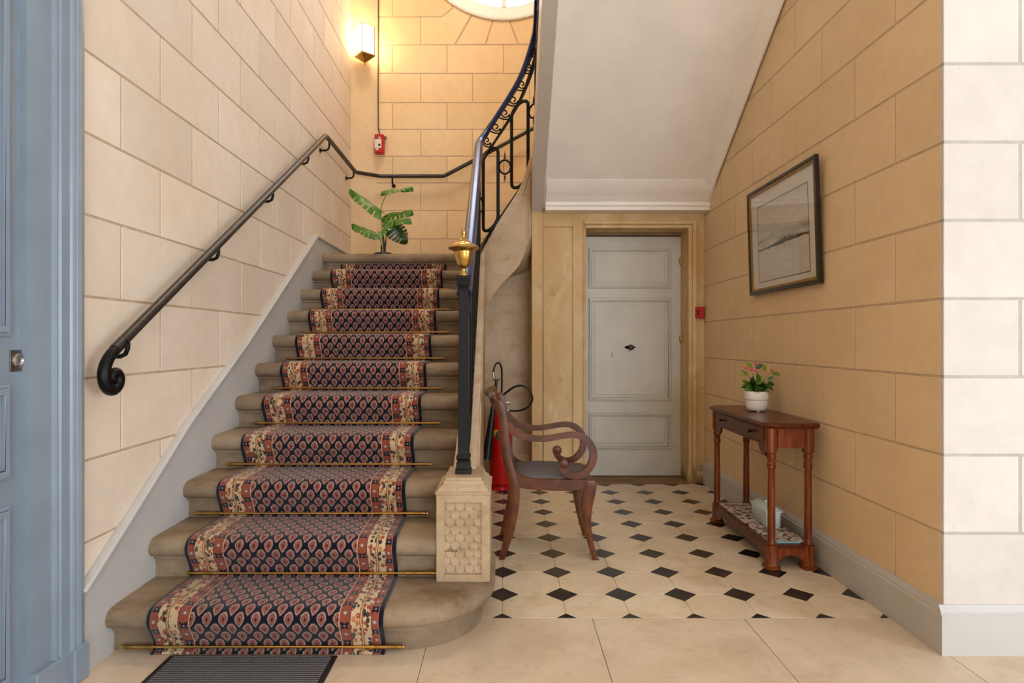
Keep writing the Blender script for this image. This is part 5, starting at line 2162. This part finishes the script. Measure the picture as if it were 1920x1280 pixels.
for (cx_, cy_, tilt, dd) in ((375, 285, -0.5, 0.0), (568, 222, 0.1, 0.02), (485, 328, -0.2, -0.03), (568, 352, 0.15, -0.04), (858, 340, 0.5, -0.01)):
    c = fpx(cx_, cy_, dd)
    st = MB()
    st.tube(catmull([tuple(top + Vector(((c.x - top.x) * 0.2, 0, 0.0))), tuple(top.lerp(c, 0.55) + Vector((0, 0, 0.01))), tuple(c - Vector((0, 0, 0.004)))], 4), 0.0016, 6, up=(0.2, 1, 0.1))
    st.build('stem', M['stem'], fp)
    m = MB()
    nr = Vector((math.sin(tilt), -0.55, 0.8)).normalized()
    u = nr.cross(Vector((0, 1, 0.2))).normalized()
    v = nr.cross(u)
    for layer, (npet, Lp, lift) in enumerate(((14, 0.017, 0.10), (12, 0.013, 0.35), (9, 0.008, 0.8))):
        for k in range(npet):
            a = 2 * PI * (k + 0.5 * layer) / npet
            dr_ = (u * math.cos(a) + v * math.sin(a))
            ps = dr_.cross(nr)
            d2 = (dr_ + nr * lift).normalized()
            w = 0.0032
            m.add([c - ps * w * 0.4, c + ps * w * 0.4, c + d2 * Lp * 0.6 + ps * w, c + d2 * Lp * 0.6 - ps * w, c + d2 * Lp + ps * w * 0.5, c + d2 * Lp - ps * w * 0.5],
                  [(0, 1, 2, 3), (3, 2, 4, 5)])
    m.build('flower', M['petal'], fp, smooth=0, merge=False)
place(fp)

# ------------------------------------------------------------------ framed picture
pf = tag(empty('framed_picture', (XR, 3.55, 1.77)), 'framed misty landscape watercolour with black and gilt frame on right wall', 'picture')
# corners on the wall plane (y, z); the top leans a little out
fy0, fy1, fz0, fz1 = 3.105, 3.985, 1.447, 2.10
def pic(m): 
    # hang: bottom against the wall, top tilted out
    out = []
    for x, y, z in m.v:
        f = (z - fz0) / (fz1 - fz0)
        out.append((XR - x - 0.010 - 0.022 * f, y, z))
    m.v = out
    return m


def frame_ring(m, a, b, x0, x1):
    o_ = [(fy0 + a, fz0 + a), (fy1 - a, fz0 + a), (fy1 - a, fz1 - a), (fy0 + a, fz1 - a)]
    i_ = [(fy0 + b, fz0 + b), (fy1 - b, fz0 + b), (fy1 - b, fz1 - b), (fy0 + b, fz1 - b)]
    for k in range(4):
        k2 = (k + 1) % 4
        m.prism([o_[k], o_[k2], i_[k2], i_[k]], x0, x1, 'x')
    return m


pic(frame_ring(MB(), 0.0, 0.019, 0.0, 0.022)).build('frame', M['black_frame'], pf, 0.002, 0)
pic(frame_ring(MB(), 0.0180, 0.034, 0.0, 0.017)).build('gilt_slip', M['gold_frame'], pf, 0.002, 0)
pic(MB().box(0.0, 0.006, fy0 + 0.01, fy1 - 0.01, fz0 + 0.01, fz1 - 0.01)).build('backing', M['mat_board'], pf, smooth=0)
ay0, ay1, az0, az1 = fy0 + 0.115, fy1 - 0.125, fz0 + 0.075, fz1 - 0.115
pic(frame_ring(MB(), 0.028, 0.0302, 0.0, 0.009)).build('mount_edge', M['mat_board'], pf, smooth=0)
m = MB()
for (a, b, c, d) in ((ay0 - .005, ay1 + .005, az0 - .005, az0), (ay0 - .005, ay1 + .005, az1, az1 + .005), (ay0 - .005, ay0, az0, az1), (ay1, ay1 + .005, az0, az1)):
    m.box(0.005, 0.0072, a, b, c, d)
pic(m).build('mount_line', plain('dark_mount_line', (70, 60, 50), 0.6), pf, smooth=0)
me = bpy.data.meshes.new('watercolour')
q_ = MB().add([(0.0066, ay1, az0), (0.0066, ay0, az0), (0.0066, ay0, az1), (0.0066, ay1, az1)], [(0, 1, 2, 3)])
pic(q_)
me.from_pydata(q_.v, [], q_.f)
ul = me.uv_layers.new(name='UVMap')
for li, uv in enumerate(((0, 0), (1, 0), (1, 1), (0, 1))):
    ul.data[li].uv = uv
link('watercolour', me, M['art'], pf)
pic(MB().box(0.0125, 0.0145, fy0 + 0.022, fy1 - 0.022, fz0 + 0.022, fz1 - 0.022)).build('glazing', M['glass'], pf, smooth=0)
place(pf)
